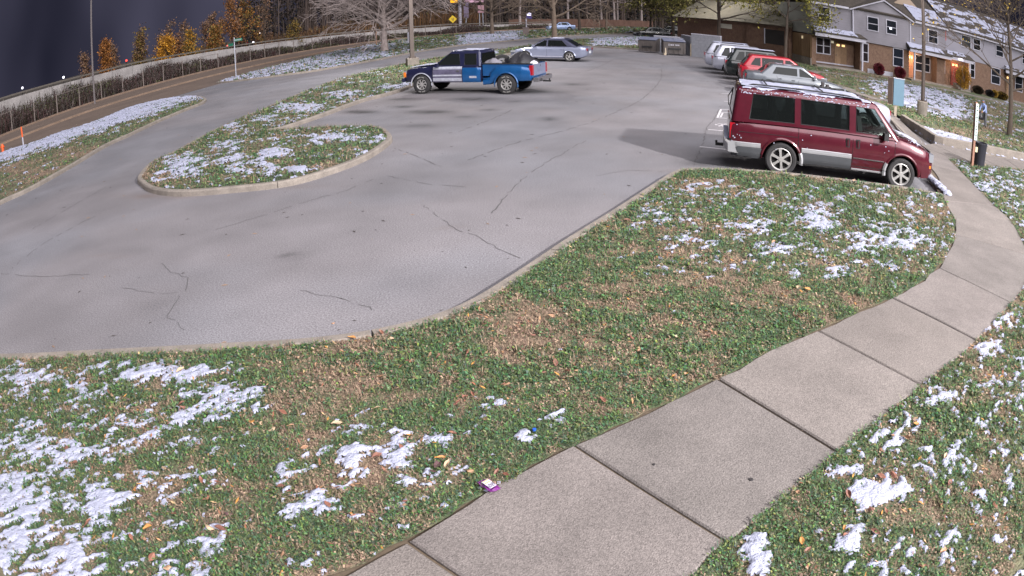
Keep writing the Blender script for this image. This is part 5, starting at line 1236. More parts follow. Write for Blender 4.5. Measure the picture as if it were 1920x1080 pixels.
k = MB(); k.prism(hrect(7.2, 8.9, 2.35, 2.75), BF, 0, .05); k.build('wall_sign', mat('pale_sign', (190, 188, 176), .6), b3)
k = MB(); k.prism(hrect(.2, 2.6, 1.5, 2.7), BF, .0, .03); k.build('dark_opening', mat('dark_opening', (34, 30, 30), .8), b3)
k = MB(); k.prism(hrect(2.6, 2.7, 1.45, 2.75), BF, .0, .06); k.build('jamb', m_trim, b3)

# ================================================================== STREET FURNITURE
m_pole = mat('bronze_pole', (86, 76, 71), .5, metal=.3, var=.06, scale=3)
def lamp_pole(x, y, h, r, base_r, base_h, label, head_dir, power, square=True, mt=None, zb_=0.0, energy=True, r2=None):
    root = empty('light_pole', (x, y, zb_)); tag(root, label, 'light pole')
    k = MB()
    if square: k.box((0, 0, base_h/2-.05), (base_r*2, base_r*2, base_h+.1), R(18), taper=.97)
    else: k.tube([(0, 0, -.1), (0, 0, base_h-.03), (0, 0, base_h)], [base_r, base_r, base_r*.95], 20)
    k.build('concrete_base', m_kerb, root)
    k = MB(); k.box((0, 0, base_h+.02), (r*3.2, r*3.2, .04), R(18)); 
    for i in range(4): a = R(18+45+90*i); k.tube([(r*1.9*math.cos(a), r*1.9*math.sin(a), base_h), (r*1.9*math.cos(a), r*1.9*math.sin(a), base_h+.12)], .02, 6)
    k.build('base_plate', mt or m_pole, root)
    k = MB(); n = 4 if square else 12
    if square: k.box((0, 0, base_h+(h-base_h)/2), (r*1.9, r*1.9, h-base_h), R(18), taper=.8)
    else: k.tube([(0, 0, base_h), (0, 0, h)], [r, r*.7], 12)
    k.build('pole', mt or m_pole, root, smooth=not square)
    for q, a in enumerate(head_dir):
        k = MB(); d = Vector((math.cos(a), math.sin(a), 0)); k.tube([Vector((0, 0, h-.1)), d*.7+Vector((0, 0, h+.05))], .04, 6); k.build('arm', mt or m_pole, root)
        k = MB(); k.box(d*1.05+Vector((0, 0, h+.05)), (.75, .42, .2), a, taper=.8); hd_ = k.build('lamp_head', mt or m_pole, root)
        k = MB(); k.box(d*1.05+Vector((0, 0, h-.06)), (.6, .32, .03), a); k.build('lens', mat('lamp_lens', (255, 250, 245), .4, emit=(255, 246, 240), estr=3.0), root)
        ld = bpy.data.lights.new('lamp', 'AREA'); ld.shape = 'DISK'; ld.size = .5; ld.energy = power; ld.color = (1, .94, .90); lo_ = bpy.data.objects.new('lamp', ld); COL.objects.link(lo_); lo_.parent = root
        lo_.location = d*1.05+Vector((0, 0, h-.12)); tl = Vector((d.x*.35, d.y*.35, -1)); lo_.rotation_euler = tl.to_track_quat('-Z', 'Y').to_euler()
    return root
lamp_pole(-5.65, 42.3, 8.6, .13, .36, .60, 'square bronze light pole on a concrete block, just left of the pickup truck', [R(-60)], 1100)
lamp_pole(18.1, 25.6, 8.8, .10, .27, .78, 'round light pole on a concrete drum in front of the townhouses', [R(160)], 1100, square=False)
x, y = G(1351, 98); lamp_pole(x, y, 8.8, .11, .26, .4, 'dark light pole rising behind the far end of the parked cars', [R(200)], 700, square=False, mt=mat('dark_pole', (60, 58, 54), .5))
# floodlight mast to the right of the lens: it throws the van's shadow
fm = empty('floodlight_mast', (19.4, -8.6, 0)); tag(fm, 'tall floodlight mast on the lawn beside the near sidewalk, outside the picture', 'light pole')
k = MB(); k.tube([(0, 0, 0), (0, 0, 14.3)], [.16, .10], 12); k.build('pole', m_pole, fm, smooth=True)
k = MB(); k.box((-.2, .3, 14.5), (.8, .6, .24), R(120)); k.build('lamp_head', m_pole, fm)
ld = bpy.data.lights.new('flood', 'AREA'); ld.shape = 'DISK'; ld.size = .9; ld.energy = 16000; ld.color = (1, .96, .95); fl = bpy.data.objects.new('flood', ld); COL.objects.link(fl); fl.parent = fm
fl.location = (-.35, .45, 14.3); fl.rotation_euler = Vector((-13, 22, -14.3)).to_track_quat('-Z', 'Y').to_euler()

# street-name sign
x, y = G(443, 147); rt = empty('street_sign', (x, y, 0)); tag(rt, 'street-name sign with two green blades on a silver post at the drive corner', 'street sign')
m_galv = mat('galvanised', (178, 180, 190), .45, metal=.4); m_grn = mat('sign_green', (44, 122, 98), .5)
k = MB(); k.tube([(0, 0, 0), (0, 0, 3.25)], .045, 8); k.build('post', m_galv, rt)
k = MB(); k.box((.37, -.05, 3.02), (.66, .02, .20), R(2)); bl = k.build('sign_blade', m_grn, rt)
k = MB()
for i in range(6): k.box((.12+.09*i, -.068, 3.02), (.05, .008, .09), R(2))
tag(k.build('lettering', m_trim, bl), kind='stuff')
k = MB(); k.box((-.34, .02, 2.72), (.60, .02, .20), R(-24)); bl = k.build('sign_blade', m_grn, rt)
# diamond warning sign
def text(body, size, loc, rot, m, parent, name='lettering', ext=.004):
    cu = bpy.data.curves.new(name, 'FONT'); cu.body = body; cu.size = size; cu.extrude = ext; cu.align_x = 'CENTER'; cu.align_y = 'CENTER'
    o = bpy.data.objects.new(name, cu); COL.objects.link(o); bpy.context.view_layer.update(); me = bpy.data.meshes.new_from_object(o.evaluated_get(bpy.context.evaluated_depsgraph_get())); bpy.data.objects.remove(o)
    me.materials.clear(); me.materials.append(m); o = bpy.data.objects.new(name, me); COL.objects.link(o); o.parent = parent; o.location = loc; o.rotation_euler = rot; return o
m_yel = mat('sign_yellow', (214, 180, 40), .5)
x, y = G(850, 70); rt = empty('warning_sign', (x, y, 0)); tag(rt, 'yellow diamond warning sign on a thin dark post beside the road', 'road sign')
k = MB(); k.tube([(0, 0, 0), (0, 0, 2.9)], .05, 6); k.build('post', m_dark, rt)
k = MB(); k.box((0, -.07, 2.55), (.78, .02, .78), 0, ry=math.pi/4); pl = k.build('sign_panel', m_yel, rt)
k = MB()
for dx_, dz_ in ((-.10, .12), (.10, .12), (-.12, -.02), (.0, -.02), (.12, -.02), (-.05, -.15), (.08, -.15)): k.box((dx_, -.085, 2.55+dz_), (.07, .01, .09))
tag(k.build('symbol', m_dark, pl), kind='stuff')
x, y = G(864, 47); rt = empty('shop_sign', (x+1.2, y, 0)); 
bpy.data.objects.remove(rt)
# roadside business signs behind the highway barrier
def az_at(u, v, D):
    d = rayd(u, v); l = math.hypot(d[0], d[1]); return (d[0]/l*D, d[1]/l*D), CH+d[2]/l*D
(px_, py_), zz = az_at(863, 45, 128)
rt = empty('business_sign', (px_, py_, 0)); tag(rt, 'pale sign post with yellow double panel hanging at its top behind the barrier', 'sign')
k = MB(); k.tube([(0, 0, 0), (0, 0, 8)], .30, 8); k.build('post', mat('pale_post', (164, 160, 170), .6), rt)
k = MB(); k.box((-1.0, -.3, 7.2), (1.5, .2, 1.1)); k.box((-1.0, -.3, 5.7), (1.3, .2, .5)); k.box((-1.0, -.3, 6.35), (1.3, .2, .45)); k.build('yellow_panel', mat('lit_yellow', (230, 170, 30), .5, emit=(235, 165, 20), estr=.5), rt)
(px_, py_), zz = az_at(889, 8, 132); rt = empty('billboard', (px_, py_, 0)); tag(rt, 'pink and white lit shop panel above the barrier, right of the yellow sign', 'sign')
k = MB(); k.tube([(-1.6, 0, 0), (-1.6, 0, 6)], .15, 6); k.build('post', m_galv, rt)
k = MB(); k.box((0, 0, 6.2), (3.6, .3, 1.6)); k.build('panel', mat('pink_panel', (196, 160, 178), .6, emit=(190, 140, 165), estr=.15), rt)
k = MB(); k.box((-1.5, 0, 4.0), (.9, .3, 3.2)); k.build('lower_panel', mat('mauve_panel', (120, 108, 130), .6), rt)
(px_, py_), zz = az_at(902, 26, 125); rt = empty('twin_post_sign', (px_, py_, 0)); tag(rt, 'small pinkish sign on twin pale posts behind the barrier', 'sign')
k = MB(); k.box((0, 0, 4.0), (1.1, .15, 1.4)); k.build('panel', mat('pink_small', (170, 132, 140), .6), rt)
for s in (-.3, .3): k = MB(); k.tube([(s, .1, 0), (s, .1, 3.6)], .09, 6); k.build('post', m_galv, rt)
# white marker board and timber post on the verge
x, y = G(766, 88); rt = empty('verge_sign', (x, y, 0)); tag(rt, 'narrow white upright sign on the verge left of the square light pole', 'sign')
k = MB(); k.tube([(0, .05, 0), (0, .05, 1.9)], .04, 6); k.build('post', m_dark, rt)
k = MB(); k.box((.07, 0, 1.0), (.30, .02, 1.15)); k.build('sign_panel', m_trim, rt)
x, y = G(706, 86); k = MB(); k.tube([(x, y, 0), (x, y, 1.9)], [.10, .09], 8); tag(k.build('timber_post', mat('timber', (156, 124, 104), .9, var=.2, scale=6)), 'weathered timber post standing left of the big bare tree trunk', 'post')
# tall thin utility pole on the highway side
(px_, py_), zz = az_at(174, 136, 62); rt = empty('utility_pole', (px_, py_, 0)); tag(rt, 'tall thin pale utility pole rising past the barrier on the left', 'pole')
k = MB(); k.tube([(0, 0, 0), (0, 0, 10)], [.10, .08], 8); k.build('pole', mat('weathered_pole', (112, 106, 106), .8), rt)
# hazard delineators at the left edge
m_org = mat('marker_orange', (222, 96, 44), .5)
x, y = G(44, 273); rt = empty('delineator_post', (x, y, 0)); tag(rt, 'orange and white flexible delineator post leaning slightly on the snowy verge', 'delineator')
k = MB(); k.tube([(0, 0, .0), (-.02, 0, .5)], .05, 10); k.build('white_sleeve', m_trim, rt)
k = MB(); k.tube([(-.02, 0, .5), (-.05, 0, 1.1)], .055, 10); k.build('orange_tube', m_org, rt)
x, y = G(6, 288); rt = empty('hydrant_marker', (x, y, 0)); tag(rt, 'short orange round-topped marker at the left edge of the road', 'marker')
k = MB(); k.tube([(0, 0, 0), (0, 0, .42), (0, 0, .5), (0, 0, .56)], [.10, .10, .085, .02], 12); k.build('body', m_org, rt, smooth=True)
k = MB(); k.tube([(-.16, 0, .38), (.16, 0, .38)], .05, 8); k.build('nozzle', m_org, rt)
# information board
x, y = G(1679, 222); rt = empty('notice_board', (x, y, 0), R(-24)); tag(rt, 'two-sided notice board with pale blue face and timber back beyond the maroon van', 'notice board')
k = MB(); k.box((.10, .0, 1.12), (.52, .05, 1.12), R(14)); k.build('blue_face', mat('pale_blue_board', (92, 122, 140), .6, var=.04), rt)
k = MB(); k.box((-.26, .16, 1.12), (.36, .05, 1.14), R(-62)); k.build('timber_face', mat('beige_board', (158, 138, 124), .85, var=.1), rt)
k = MB(); k.box((-.02, .05, .30), (.12, .12, .62)); k.build('post', mat('cream_post', (172, 160, 144), .8), rt)
k = MB(); k.box((.10, -.0, 1.70), (.58, .09, .03), R(14)); k.build('cap', m_trim, rt)
# sign post beside the trash can
x, y = G(1822, 312, ZW); rt = empty('sign_post', (x, y, ZW-.1)); tag(rt, 'timber post carrying a tall narrow white sign beside the black trash can', 'sign post')
k = MB(); k.box((0, 0, 1.0), (.085, .085, 2.0)); k.build('post', mat('red_timber', (140, 104, 88), .9, var=.15, scale=8, stretch=(1, 1, .2)), rt)
for z_, h_ in ((1.66, .60), (1.12, .46)):
    k = MB(); k.box((.02, -.055, z_), (.125, .02, h_)); pn = k.build('sign_panel', mat('pale_sign_face', (186, 198, 196), .6), rt)
    k = MB()
    for i in range(5): k.box((.02, -.067, z_-h_*.36+i*h_*.18), (.05+.02*(i % 2), .004, h_*.07))
    tag(k.build('lettering', mat('sign_ink', (60, 78, 72), .6), pn), kind='stuff')
k = MB(); k.box((.10, -.05, .62), (.10, .02, .15)); k.build('small_tag', mat('yellow_tag', (190, 184, 150), .6), rt)
k = MB(); k.box((.0, .1, .06), (.5, .4, .12)); k.build('footing', m_conc, rt)
# trash can
x, y = G(1836, 314, ZW); rt = empty('trash_can', (x+.07, y+.12, ZW-.03)); tag(rt, 'black ribbed plastic trash can standing on the grass by the sign post', 'trash can')
m_can = mat('black_can', (42, 42, 50), .55)
k = MB(); n = 28; pr = [(.185, 0), (.19, .03), (.235, .70), (.25, .72), (.25, .76), (.225, .76), (.215, .70), (.17, .06)]
for i in range(n):
    a = 2*math.pi*i/n
    for r_, z_ in pr: q = r_*(1+.02*math.cos(a*14) if .02 < z_ < .71 else 1); k.v.append((q*math.cos(a), q*math.sin(a), z_))
for i in range(n):
    for j in range(len(pr)-1): k.f.append([i*8+j, i*8+j+1, ((i+1) % n)*8+j+1, ((i+1) % n)*8+j]); k.m.append(0)
k.build('bin_body', m_can, rt, smooth=50)
k = MB(); k.tube([(0, 0, .70), (0, 0, .705)], .2, 16); k.build('bag_liner', mat('liner', (24, 24, 26), .4), rt)
for s in (-1, 1):
    k = MB(); k.tube([(s*.24, -.07, .66), (s*.29, -.05, .68), (s*.29, .05, .68), (s*.24, .07, .66)], .014, 5); k.build('handle', m_can, rt)
# dumpsters, enclosure, bollards
m_dmp = mat('dumpster_grey', (88, 82, 80), .6, metal=.2, var=.18, scale=3)
m_lid = mat('dumpster_lid', (110, 114, 134), .5, var=.1, scale=4)
def dumpster(x, y, yaw, L, D, H, label, logo):
    rt = empty('dumpster', (x, y, 0), yaw); tag(rt, label, 'dumpster', 'dumpsters by the block enclosure')
    k = MB(); hx, hy = L/2, D/2
    k.add([(-hx, -hy*.8, .12), (hx, -hy*.8, .12), (hx, hy*.8, .12), (-hx, hy*.8, .12), (-hx, -hy, H*.82), (hx, -hy, H*.82), (hx, hy, H), (-hx, hy, H)], [(3, 2, 1, 0), (4, 5, 6, 7), (0, 1, 5, 4), (1, 2, 6, 5), (2, 3, 7, 6), (3, 0, 4, 7)]); k.build('bin_body', m_dmp, rt)
    for i in range(5): k = MB(); xx = -hx+.1+(L-.2)*i/4; k.box((xx, -hy*.95, .45*H+.05), (.06, .07, .68*H)); k.build('rib', m_dmp, rt)
    k = MB(); k.box((0, -hy*1.02, H*.42), (L*.55, .12, .12)); k.build('fork_pocket', m_dark, rt)
    for s in (-1, 1):
        k = MB(); k.box((s*hx*.5, 0, H*.95+.03), (L*.48, D*1.04, .05), rx=.16); k.build('lid', m_lid, rt)
    if logo:
        k = MB()
        for i in range(6): k.box((-.42+.15*i, -hy*.96, H*.66+.02*(i == 0)), (.09, .02, .11 if i else .2))
        tag(k.build('logo_lettering', m_trim, rt), kind='stuff')
dumpster(12.75, 52.6, R(-4), 1.75, 1.2, 1.25, 'grey dumpster with white lettering and sloping lids in front of the enclosure', True)
dumpster(11.25, 54.6, R(-30), 1.5, 1.1, 1.2, 'grey dumpster set at an angle behind and left of the lettered one', False)
m_blk_ = mat('block_wall', (146, 148, 156), .9, var=.10, scale=2, speck=.1, sscale=14)
en = empty('enclosure_wall'); tag(en, 'pale concrete block enclosure wall with worn paint behind the dumpsters', 'wall')
EA, EB = Vector((13.9, 51.8)), Vector((15.6, 49.9)); 
def wallseg(a, b, h, th=.2):
    d = (b-a).normalized(); n_ = Vector((-d.y, d.x))*th/2; L = (b-a).length; ns = max(1, int(L/.42)); nh = int(h/.22)
    for r_ in range(nh):
        for i in range(ns+ (r_ % 2)):
            t0 = max(0, (i-.5*(r_ % 2))/ns); t1 = min(1, (i+1-.5*(r_ % 2))/ns)
            if t1-t0 < .02: continue
            p0 = a+(b-a)*t0+d*.006; p1 = a+(b-a)*t1-d*.006; z0 = h*r_/nh+.006; z1 = h*(r_+1)/nh-.002
            k = MB(); k.add([(*(p0-n_), z0), (*(p1-n_), z0), (*(p1+n_), z0), (*(p0+n_), z0), (*(p0-n_), z1), (*(p1-n_), z1), (*(p1+n_), z1), (*(p0+n_), z1)], [(3, 2, 1, 0), (4, 5, 6, 7), (0, 1, 5, 4), (1, 2, 6, 5), (2, 3, 7, 6), (3, 0, 4, 7)]); k.build('block', m_blk_, en)
    k = MB(); k.add([(*(a-n_*1.2), h), (*(b-n_*1.2), h), (*(b+n_*1.2), h), (*(a+n_*1.2), h), (*(a-n_*1.2), h+.07), (*(b-n_*1.2), h+.07), (*(b+n_*1.2), h+.07), (*(a+n_*1.2), h+.07)], [(3, 2, 1, 0), (4, 5, 6, 7), (0, 1, 5, 4), (1, 2, 6, 5), (2, 3, 7, 6), (3, 0, 4, 7)]); k.build('coping', m_trim, en)
wallseg(Vector((14.1, 52.0)), Vector((15.7, 49.6)), 1.78); wallseg(Vector((12.0, 56.2)), Vector((14.1, 55.0)), 1.32); wallseg(Vector((14.1, 55.0)), Vector((14.1, 52.15)), 1.55)
for u, v, h_, lb in ((1227.5, 97, .95, 'pale bollard at the left end of the dumpsters'), (1247, 103, .62, 'short pale bollard between the two dumpsters'), (1296.5, 105.5, 1.02, 'tallest pale bollard in front of the block enclosure')):
    x, y = G(u, v); k = MB(); k.tube([(x, y, 0), (x, y, h_-.06), (x, y, h_)], [.11, .11, .04], 12); tag(k.build('bollard', mat('cream_bollard', (196, 180, 156), .7), smooth=True), lb, 'bollard', 'bollards by the dumpsters')
(px_, py_), zz = az_at(1300, 62, 66); k = MB(); k.box((px_, py_, .6), (.9, .7, 1.2), taper=.97); k.box((px_, py_, 1.22), (1.0, .8, .05)); tag(k.build('utility_box', mat('olive_box', (124, 130, 110), .7)), 'pale olive utility cabinet beyond the enclosure wall', 'cabinet')
x, y = G(986, 67); k = MB(); k.box((x, y, .55), (.75, .6, 1.1)); k.box((x, y, 1.12), (.85, .7, .06)); tag(k.build('utility_box', mat('brown_box', (104, 92, 90), .8)), 'dark brown utility box on the far verge between two bare trees', 'cabinet')
(px_, py_), zz = az_at(992, 30, 120); rt = empty('lit_sign', (px_, py_, 0)); tag(rt, 'small glowing white sign over a purple panel beyond the far verge', 'sign')
k = MB(); k.box((0, 0, 2.8), (.7, .2, .45)); k.build('lit_panel', mat('lit_white', (235, 232, 255), .4, emit=(225, 220, 255), estr=1.2), rt)
k = MB(); k.box((0, .02, 2.25), (.95, .2, .5)); k.build('purple_panel', mat('purple_panel', (64, 54, 120), .5), rt)
k = MB(); k.tube([(-.5, 0, 0), (-.5, 0, 2.1)], .12, 6); k.build('post', m_trim, rt)
for u, v, D, c, lb in ((427, 86.5, 92, (235, 90, 80), 'red tail light glowing above the barrier left of the street sign'), (475, 80, 95, (245, 245, 255), 'bright white headlight above the barrier right of the street sign'), (237, 113.5, 95, (235, 70, 60), 'red light dot above the barrier below the orange trees'), (119, 145, 85, (240, 240, 255), 'white light dot above the barrier on the left'), (42, 165, 80, (190, 190, 200), 'faint white light dot at the far left over the barrier'), (487, 62, 110, (220, 200, 190), 'tiny pale light among the dark trees above the street sign')):
    (px_, py_), zz = az_at(u, v, D); rt = empty('highway_light', (px_, py_, 0)); tag(rt, lb, 'light')
    bm = bmesh.new(); bmesh.ops.create_icosphere(bm, subdivisions=2, radius=.16 if D < 100 else .1); me = bpy.data.meshes.new('bulb'); bm.to_mesh(me); bm.free(); me.materials.append(mat('bulb_%d' % u, c, .4, emit=c, estr=1.6)); o = bpy.data.objects.new('bulb', me); COL.objects.link(o); o.location = (0, 0, zz); o.parent = rt
    k = MB(); k.tube([(0, 0, 0), (0, 0, zz-.1)], .05, 5); k.build('post', m_dark, rt)
# dark car passing behind the barrier
(px_, py_), zz = az_at(452, 84, 108); S = sedan(m_blkp, 4.6, .9, 1.45); S['seats'] = []
vehicle('sedan', 'dark car on the highway, only its roof showing over the barrier by the street sign', 'car', (px_, py_, zz-0.62), math.pi-.5, S)

# ================================================================== HIGHWAY BARRIER, FENCE POSTS AND SCRUB
RFs = resample(RF, 3.0); BP = offset(RFs, 7.0)
AZS = [-60, -44, -38.6, -34.8, -31.1, -26.4, -20.7, -16, -10.5, -4, .5, 10, 30, 60]; SLS = [.001, -.0014, -.0042, -.006, -.0058, -.0088, -.0114, -.0129, -.0141, -.0145, -.0152, -.014, -.012, -.01]
def topz(x, y): return CH+float(np.interp(math.degrees(math.atan2(x, y)), AZS, SLS))*math.hypot(x, y)
m_bar = mat('barrier_concrete', (172, 167, 164), .9, var=.22, scale=.8, speck=.1, sscale=6); m_rail = mat('barrier_rail', (112, 106, 98), .7, var=.1)
bar = empty('highway_barrier'); tag(bar, 'long pale concrete highway barrier with a grey rail along its top, following the road', 'barrier')
kr = MB(); path = []
for i, ((ax, ay), (bx, by)) in enumerate(zip(BP, BP[1:])):
    if ay > 10 and ax < 6:
        a = Vector((ax, ay)); b = Vector((bx, by)); d = (b-a).normalized(); n_ = Vector((-d.y, d.x))*.15; a2 = a+d*.02; b2 = b-d*.02; za = topz(ax, ay)-.36; zb_ = topz(bx, by)-.36
        k = MB(); k.add([(*(a2-n_), -.1), (*(b2-n_), -.1), (*(b2+n_), -.1), (*(a2+n_), -.1), (*(a2-n_), za), (*(b2-n_), zb_), (*(b2+n_), zb_), (*(a2+n_), za)], [(3, 2, 1, 0), (4, 5, 6, 7), (0, 1, 5, 4), (1, 2, 6, 5), (2, 3, 7, 6), (3, 0, 4, 7)]); k.build('barrier_panel', m_bar, bar)
        k = MB(); k.tube([(ax, ay, za), (ax, ay, za+.34)], .06, 5); k.build('rail_post', m_rail, bar)
        k = MB(); k.add([(*(a-n_*.6), za+.22), (*(b-n_*.6), zb_+.22), (*(b+n_*.6), zb_+.22), (*(a+n_*.6), za+.22), (*(a-n_*.6), za+.38), (*(b-n_*.6), zb_+.38), (*(b+n_*.6), zb_+.38), (*(a+n_*.6), za+.38)], [(3, 2, 1, 0), (4, 5, 6, 7), (0, 1, 5, 4), (1, 2, 6, 5), (2, 3, 7, 6), (3, 0, 4, 7)]); k.build('rail', m_rail, bar)
FP = offset(RFs, 1.6); ff = empty('chain_link_fence'); tag(ff, 'run of weathered fence posts with a top rail standing in the brush beside the road', 'fence')
m_fp = mat('fence_post', (128, 118, 112), .8, var=.1)
for i, (x, y) in enumerate(FP):
    if 12 < y < 112 and x < 5:
        k = MB(); k.tube([(x, y, -.1), (x, y, 1.75)], .055, 6); k.build('post', m_fp, ff)
        if i+1 < len(FP) and (i % 5) < 3: k = MB(); k.tube([(x, y, 1.7), (FP[i+1][0], FP[i+1][1], 1.7)], .022, 4); k.build('top_rail', m_fp, ff)
def along(path, t):
    i = np.clip(t.astype(int), 0, len(path)-2); f = t-i; P_ = np.array(path); return P_[i]*(1-f)[:, None]+P_[i+1]*f[:, None]
m_leafv = mat('foliage', (80, 80, 60), .85, attr='col', spec=.2)
def twigs(n, X, Y, Z0, H, wd, pal, seed, lean=.5):
    rs = np.random.RandomState(seed); az = rs.uniform(0, 6.283, n); t = rs.uniform(0, lean, n); L = H*rs.uniform(.4, 1, n)
    dx = np.cos(az)*t*L; dy = np.sin(az)*t*L; w_ = wd*rs.uniform(.5, 1.3, n); a2 = rs.uniform(0, 3.14, n); sx = np.cos(a2)*w_/2; sy = np.sin(a2)*w_/2
    V = np.empty((n, 4, 3)); V[:, 0] = np.stack([X-sx, Y-sy, Z0], 1); V[:, 1] = np.stack([X+sx, Y+sy, Z0], 1); V[:, 2] = np.stack([X+dx+sx*.5, Y+dy+sy*.5, Z0+L], 1); V[:, 3] = np.stack([X+dx-sx*.5, Y+dy-sy*.5, Z0+L], 1)
    c = np.array([lin(q) for q in pal])[rs.randint(0, len(pal), n)]*rs.uniform(.6, 1.5, n)[:, None]
    return V.reshape(-1, 3), np.repeat(c, 4, 0)
def specks(X, Y, Z, size, C_, seed):
    n = len(X); rs = np.random.RandomState(seed); a = rs.normal(size=(n, 3)); a /= np.linalg.norm(a, axis=1)[:, None]; b = np.cross(a, rs.normal(size=(n, 3))); b /= np.linalg.norm(b, axis=1)[:, None]
    s_ = (size*rs.uniform(.5, 1.4, n))[:, None]; P_ = np.stack([X, Y, Z], 1); V = np.stack([P_-a*s_, P_-b*s_*.6, P_+a*s_, P_+b*s_*.6], 1)
    return V.reshape(-1, 3), np.repeat(C_, 4, 0)
rs = np.random.RandomState(2); VV = []; CC = []
n = 64000; t = rs.uniform(0, len(RFs)-1.01, n); B_ = along(RFs, t); O_ = along(offset(RFs, 6.6), t); f = rs.uniform(.22, 1, n)**.9; P_ = B_*(1-f)[:, None]+O_*f[:, None]; k_ = (P_[:, 1] > 12) & (P_[:, 0] < 8); P_ = P_[k_]; f = f[k_]; n = len(P_)
hh = np.array([1.0]*n)*1.45*(.35+1.25*fbm(P_[:, 0]*.16, P_[:, 1]*.16, 4, 91)**1.3*1.6)*(.55+.8*f); hh *= np.interp(P_[:, 1], [20, 60, 90, 125], [1.2, .92, .55, .42])
tone = fbm(P_[:, 0]*.12, P_[:, 1]*.12, 3, 93)
V, C_c = twigs(n, P_[:, 0], P_[:, 1], np.zeros(n), hh, .07, ((92, 82, 80), (74, 64, 60), (104, 98, 92), (66, 60, 46), (86, 60, 60)), 5, .55); VV.append(V); CC.append(C_c*.8)
k2 = rs.rand(n) < .8; Pm = P_[k2]; hm = hh[k2]; tn = tone[k2]; m_ = len(Pm)
col = np.where((tn > .5)[:, None], np.array(lin((76, 78, 54))), np.array(lin((72, 58, 56))))*rs.uniform(.4, 1.5, m_)[:, None]
V, C_c = specks(Pm[:, 0]+rs.normal(0, .3, m_), Pm[:, 1]+rs.normal(0, .3, m_), hm*rs.uniform(.1, .85, m_), .11, col, 6); VV.append(V); CC.append(C_c)
V = np.concatenate(VV); o = npmesh('scrub', V, np.arange(len(V)).reshape(-1, 4), m_leafv, np.concatenate(CC)); tag(o, kind='stuff')

# ================================================================== TREES
m_bark = mat('pale_bark', (150, 138, 134), .9, var=.25, scale=3, bump=1, bscale=14); m_bark2 = mat('brown_bark', (112, 98, 86), .9, var=.25, scale=3, bump=1, bscale=14); m_barkd = mat('dark_bark', (76, 66, 58), .9, var=.2, scale=3)
def rot_about(d, ang, az):
    a = d.cross(Vector((0, 0, 1)));
    if a.length < .05: a = Vector((1, 0, 0))
    a.normalize(); b = d.cross(a).normalized(); return (d*math.cos(ang)+(a*math.cos(az)+b*math.sin(az))*math.sin(ang)).normalized()
def grow(k, p, d, L, r, depth, rng, ends, kids, droop, nseg=4, ang=(.45, .95), minr=.012, ratio=(.5, .75)):
    pts = [p]; rad = [r]; dd = d.copy(); q = p.copy()
    for i in range(nseg):
        dd = (dd+Vector((rng.uniform(-.16, .16), rng.uniform(-.16, .16), rng.uniform(-.10, .14)+droop))).normalized(); q = q+dd*(L/nseg); pts.append(q.copy()); rad.append(max(minr*.6, r*(1-.72*(i+1)/nseg)))
    k.tube(pts, rad, 5 if r > .06 else 3, caps=False)
    if depth == 0: ends.append(q); ends.append(pts[-2]); return
    n = kids[len(kids)-depth] if depth <= len(kids) else 4
    for j in range(n):
        t = .25+.75*(j+rng.random())/n; f = t*nseg; i = min(int(f), nseg-1); f -= i; b = pts[i].lerp(pts[i+1], f); base_d = (pts[i+1]-pts[i]).normalized()
        nd = rot_about(base_d, rng.uniform(*ang), rng.uniform(0, 6.283)); grow(k, b, nd, L*rng.uniform(*ratio)*(1.1-.35*t), max(minr, rad[i]*.55), depth-1, rng, ends, kids, droop, 3, ang, minr, ratio)
def tree(name, label, x, y, z, h, r, seed, limbs, bark, kids=(5, 4, 3), z_first=2.0, limb_len=5, group=None, leaf=None, nleaf=0, lsize=.1, lspread=.5, top_ang=.35, low_ang=1.35, minr=.014, droop=.02, lean=0, cat='tree'):
    rng = random.Random(seed); rt = empty(name, (x, y, z)); tag(rt, label, cat, group); k = MB(); ends = []
    pts = []; rad = []; q = Vector((0, 0, -.1)); n = 9; cx = Vector((rng.uniform(-.1, .1)+lean, rng.uniform(-.1, .1), 0))
    for i in range(n+1):
        t = i/n; pts.append(Vector((cx.x*h*t*t+rng.uniform(-.02, .02)*h*.3*t, cx.y*h*t*t, -.1+h*t))); rad.append(r*(1-.86*t)*(1.25 if i == 0 else 1))
    k.tube(pts, rad, 10, caps=False)
    tk = k.build('trunk', bark, rt, smooth=60); k = MB()
    for j in range(limbs):
        t = (j+.5)/limbs; zz = z_first+(h*.95-z_first)*t; f = (zz+.1)/h*n; i = max(0, min(int(f), n-1)); b = pts[i].lerp(pts[i+1], min(1, f-i)); a = low_ang+(top_ang-low_ang)*t**.8
        az = j*2.4+rng.uniform(-.5, .5); d = Vector((math.cos(az)*math.sin(a), math.sin(az)*math.sin(a), math.cos(a)))
        grow(k, b, d, limb_len*rng.uniform(.75, 1.1)*(1-.5*t), max(minr*1.5, rad[i]*.5), len(kids), rng, ends, kids, droop, 5, minr=minr)
    k.build('crown', bark, rt)
    if nleaf:
        rs = np.random.RandomState(seed); E_ = np.array([tuple(e) for e in ends]); idx = rs.randint(0, len(E_), nleaf); P_ = E_[idx]+rs.normal(0, lspread, (nleaf, 3)); P_[:, 2] = np.maximum(P_[:, 2], .4)
        cl = fbm(P_[:, 0]*1.2+P_[:, 2], P_[:, 1]*1.2+P_[:, 2]*.7, 3, seed)
        keep = cl > .40; P_ = P_[keep]; m_ = len(P_); C_ = np.array([lin(c) for c in leaf])[rs.randint(0, len(leaf), m_)]*rs.uniform(.45, 1.35, m_)[:, None]
        V, C_c = specks(P_[:, 0], P_[:, 1], P_[:, 2], lsize, C_, seed); o = npmesh('leaves', V, np.arange(len(V)).reshape(-1, 4), m_leafv, C_c, parent=rt); tag(o, kind='stuff')
    return rt
BG = 'bare trees on the far verge'
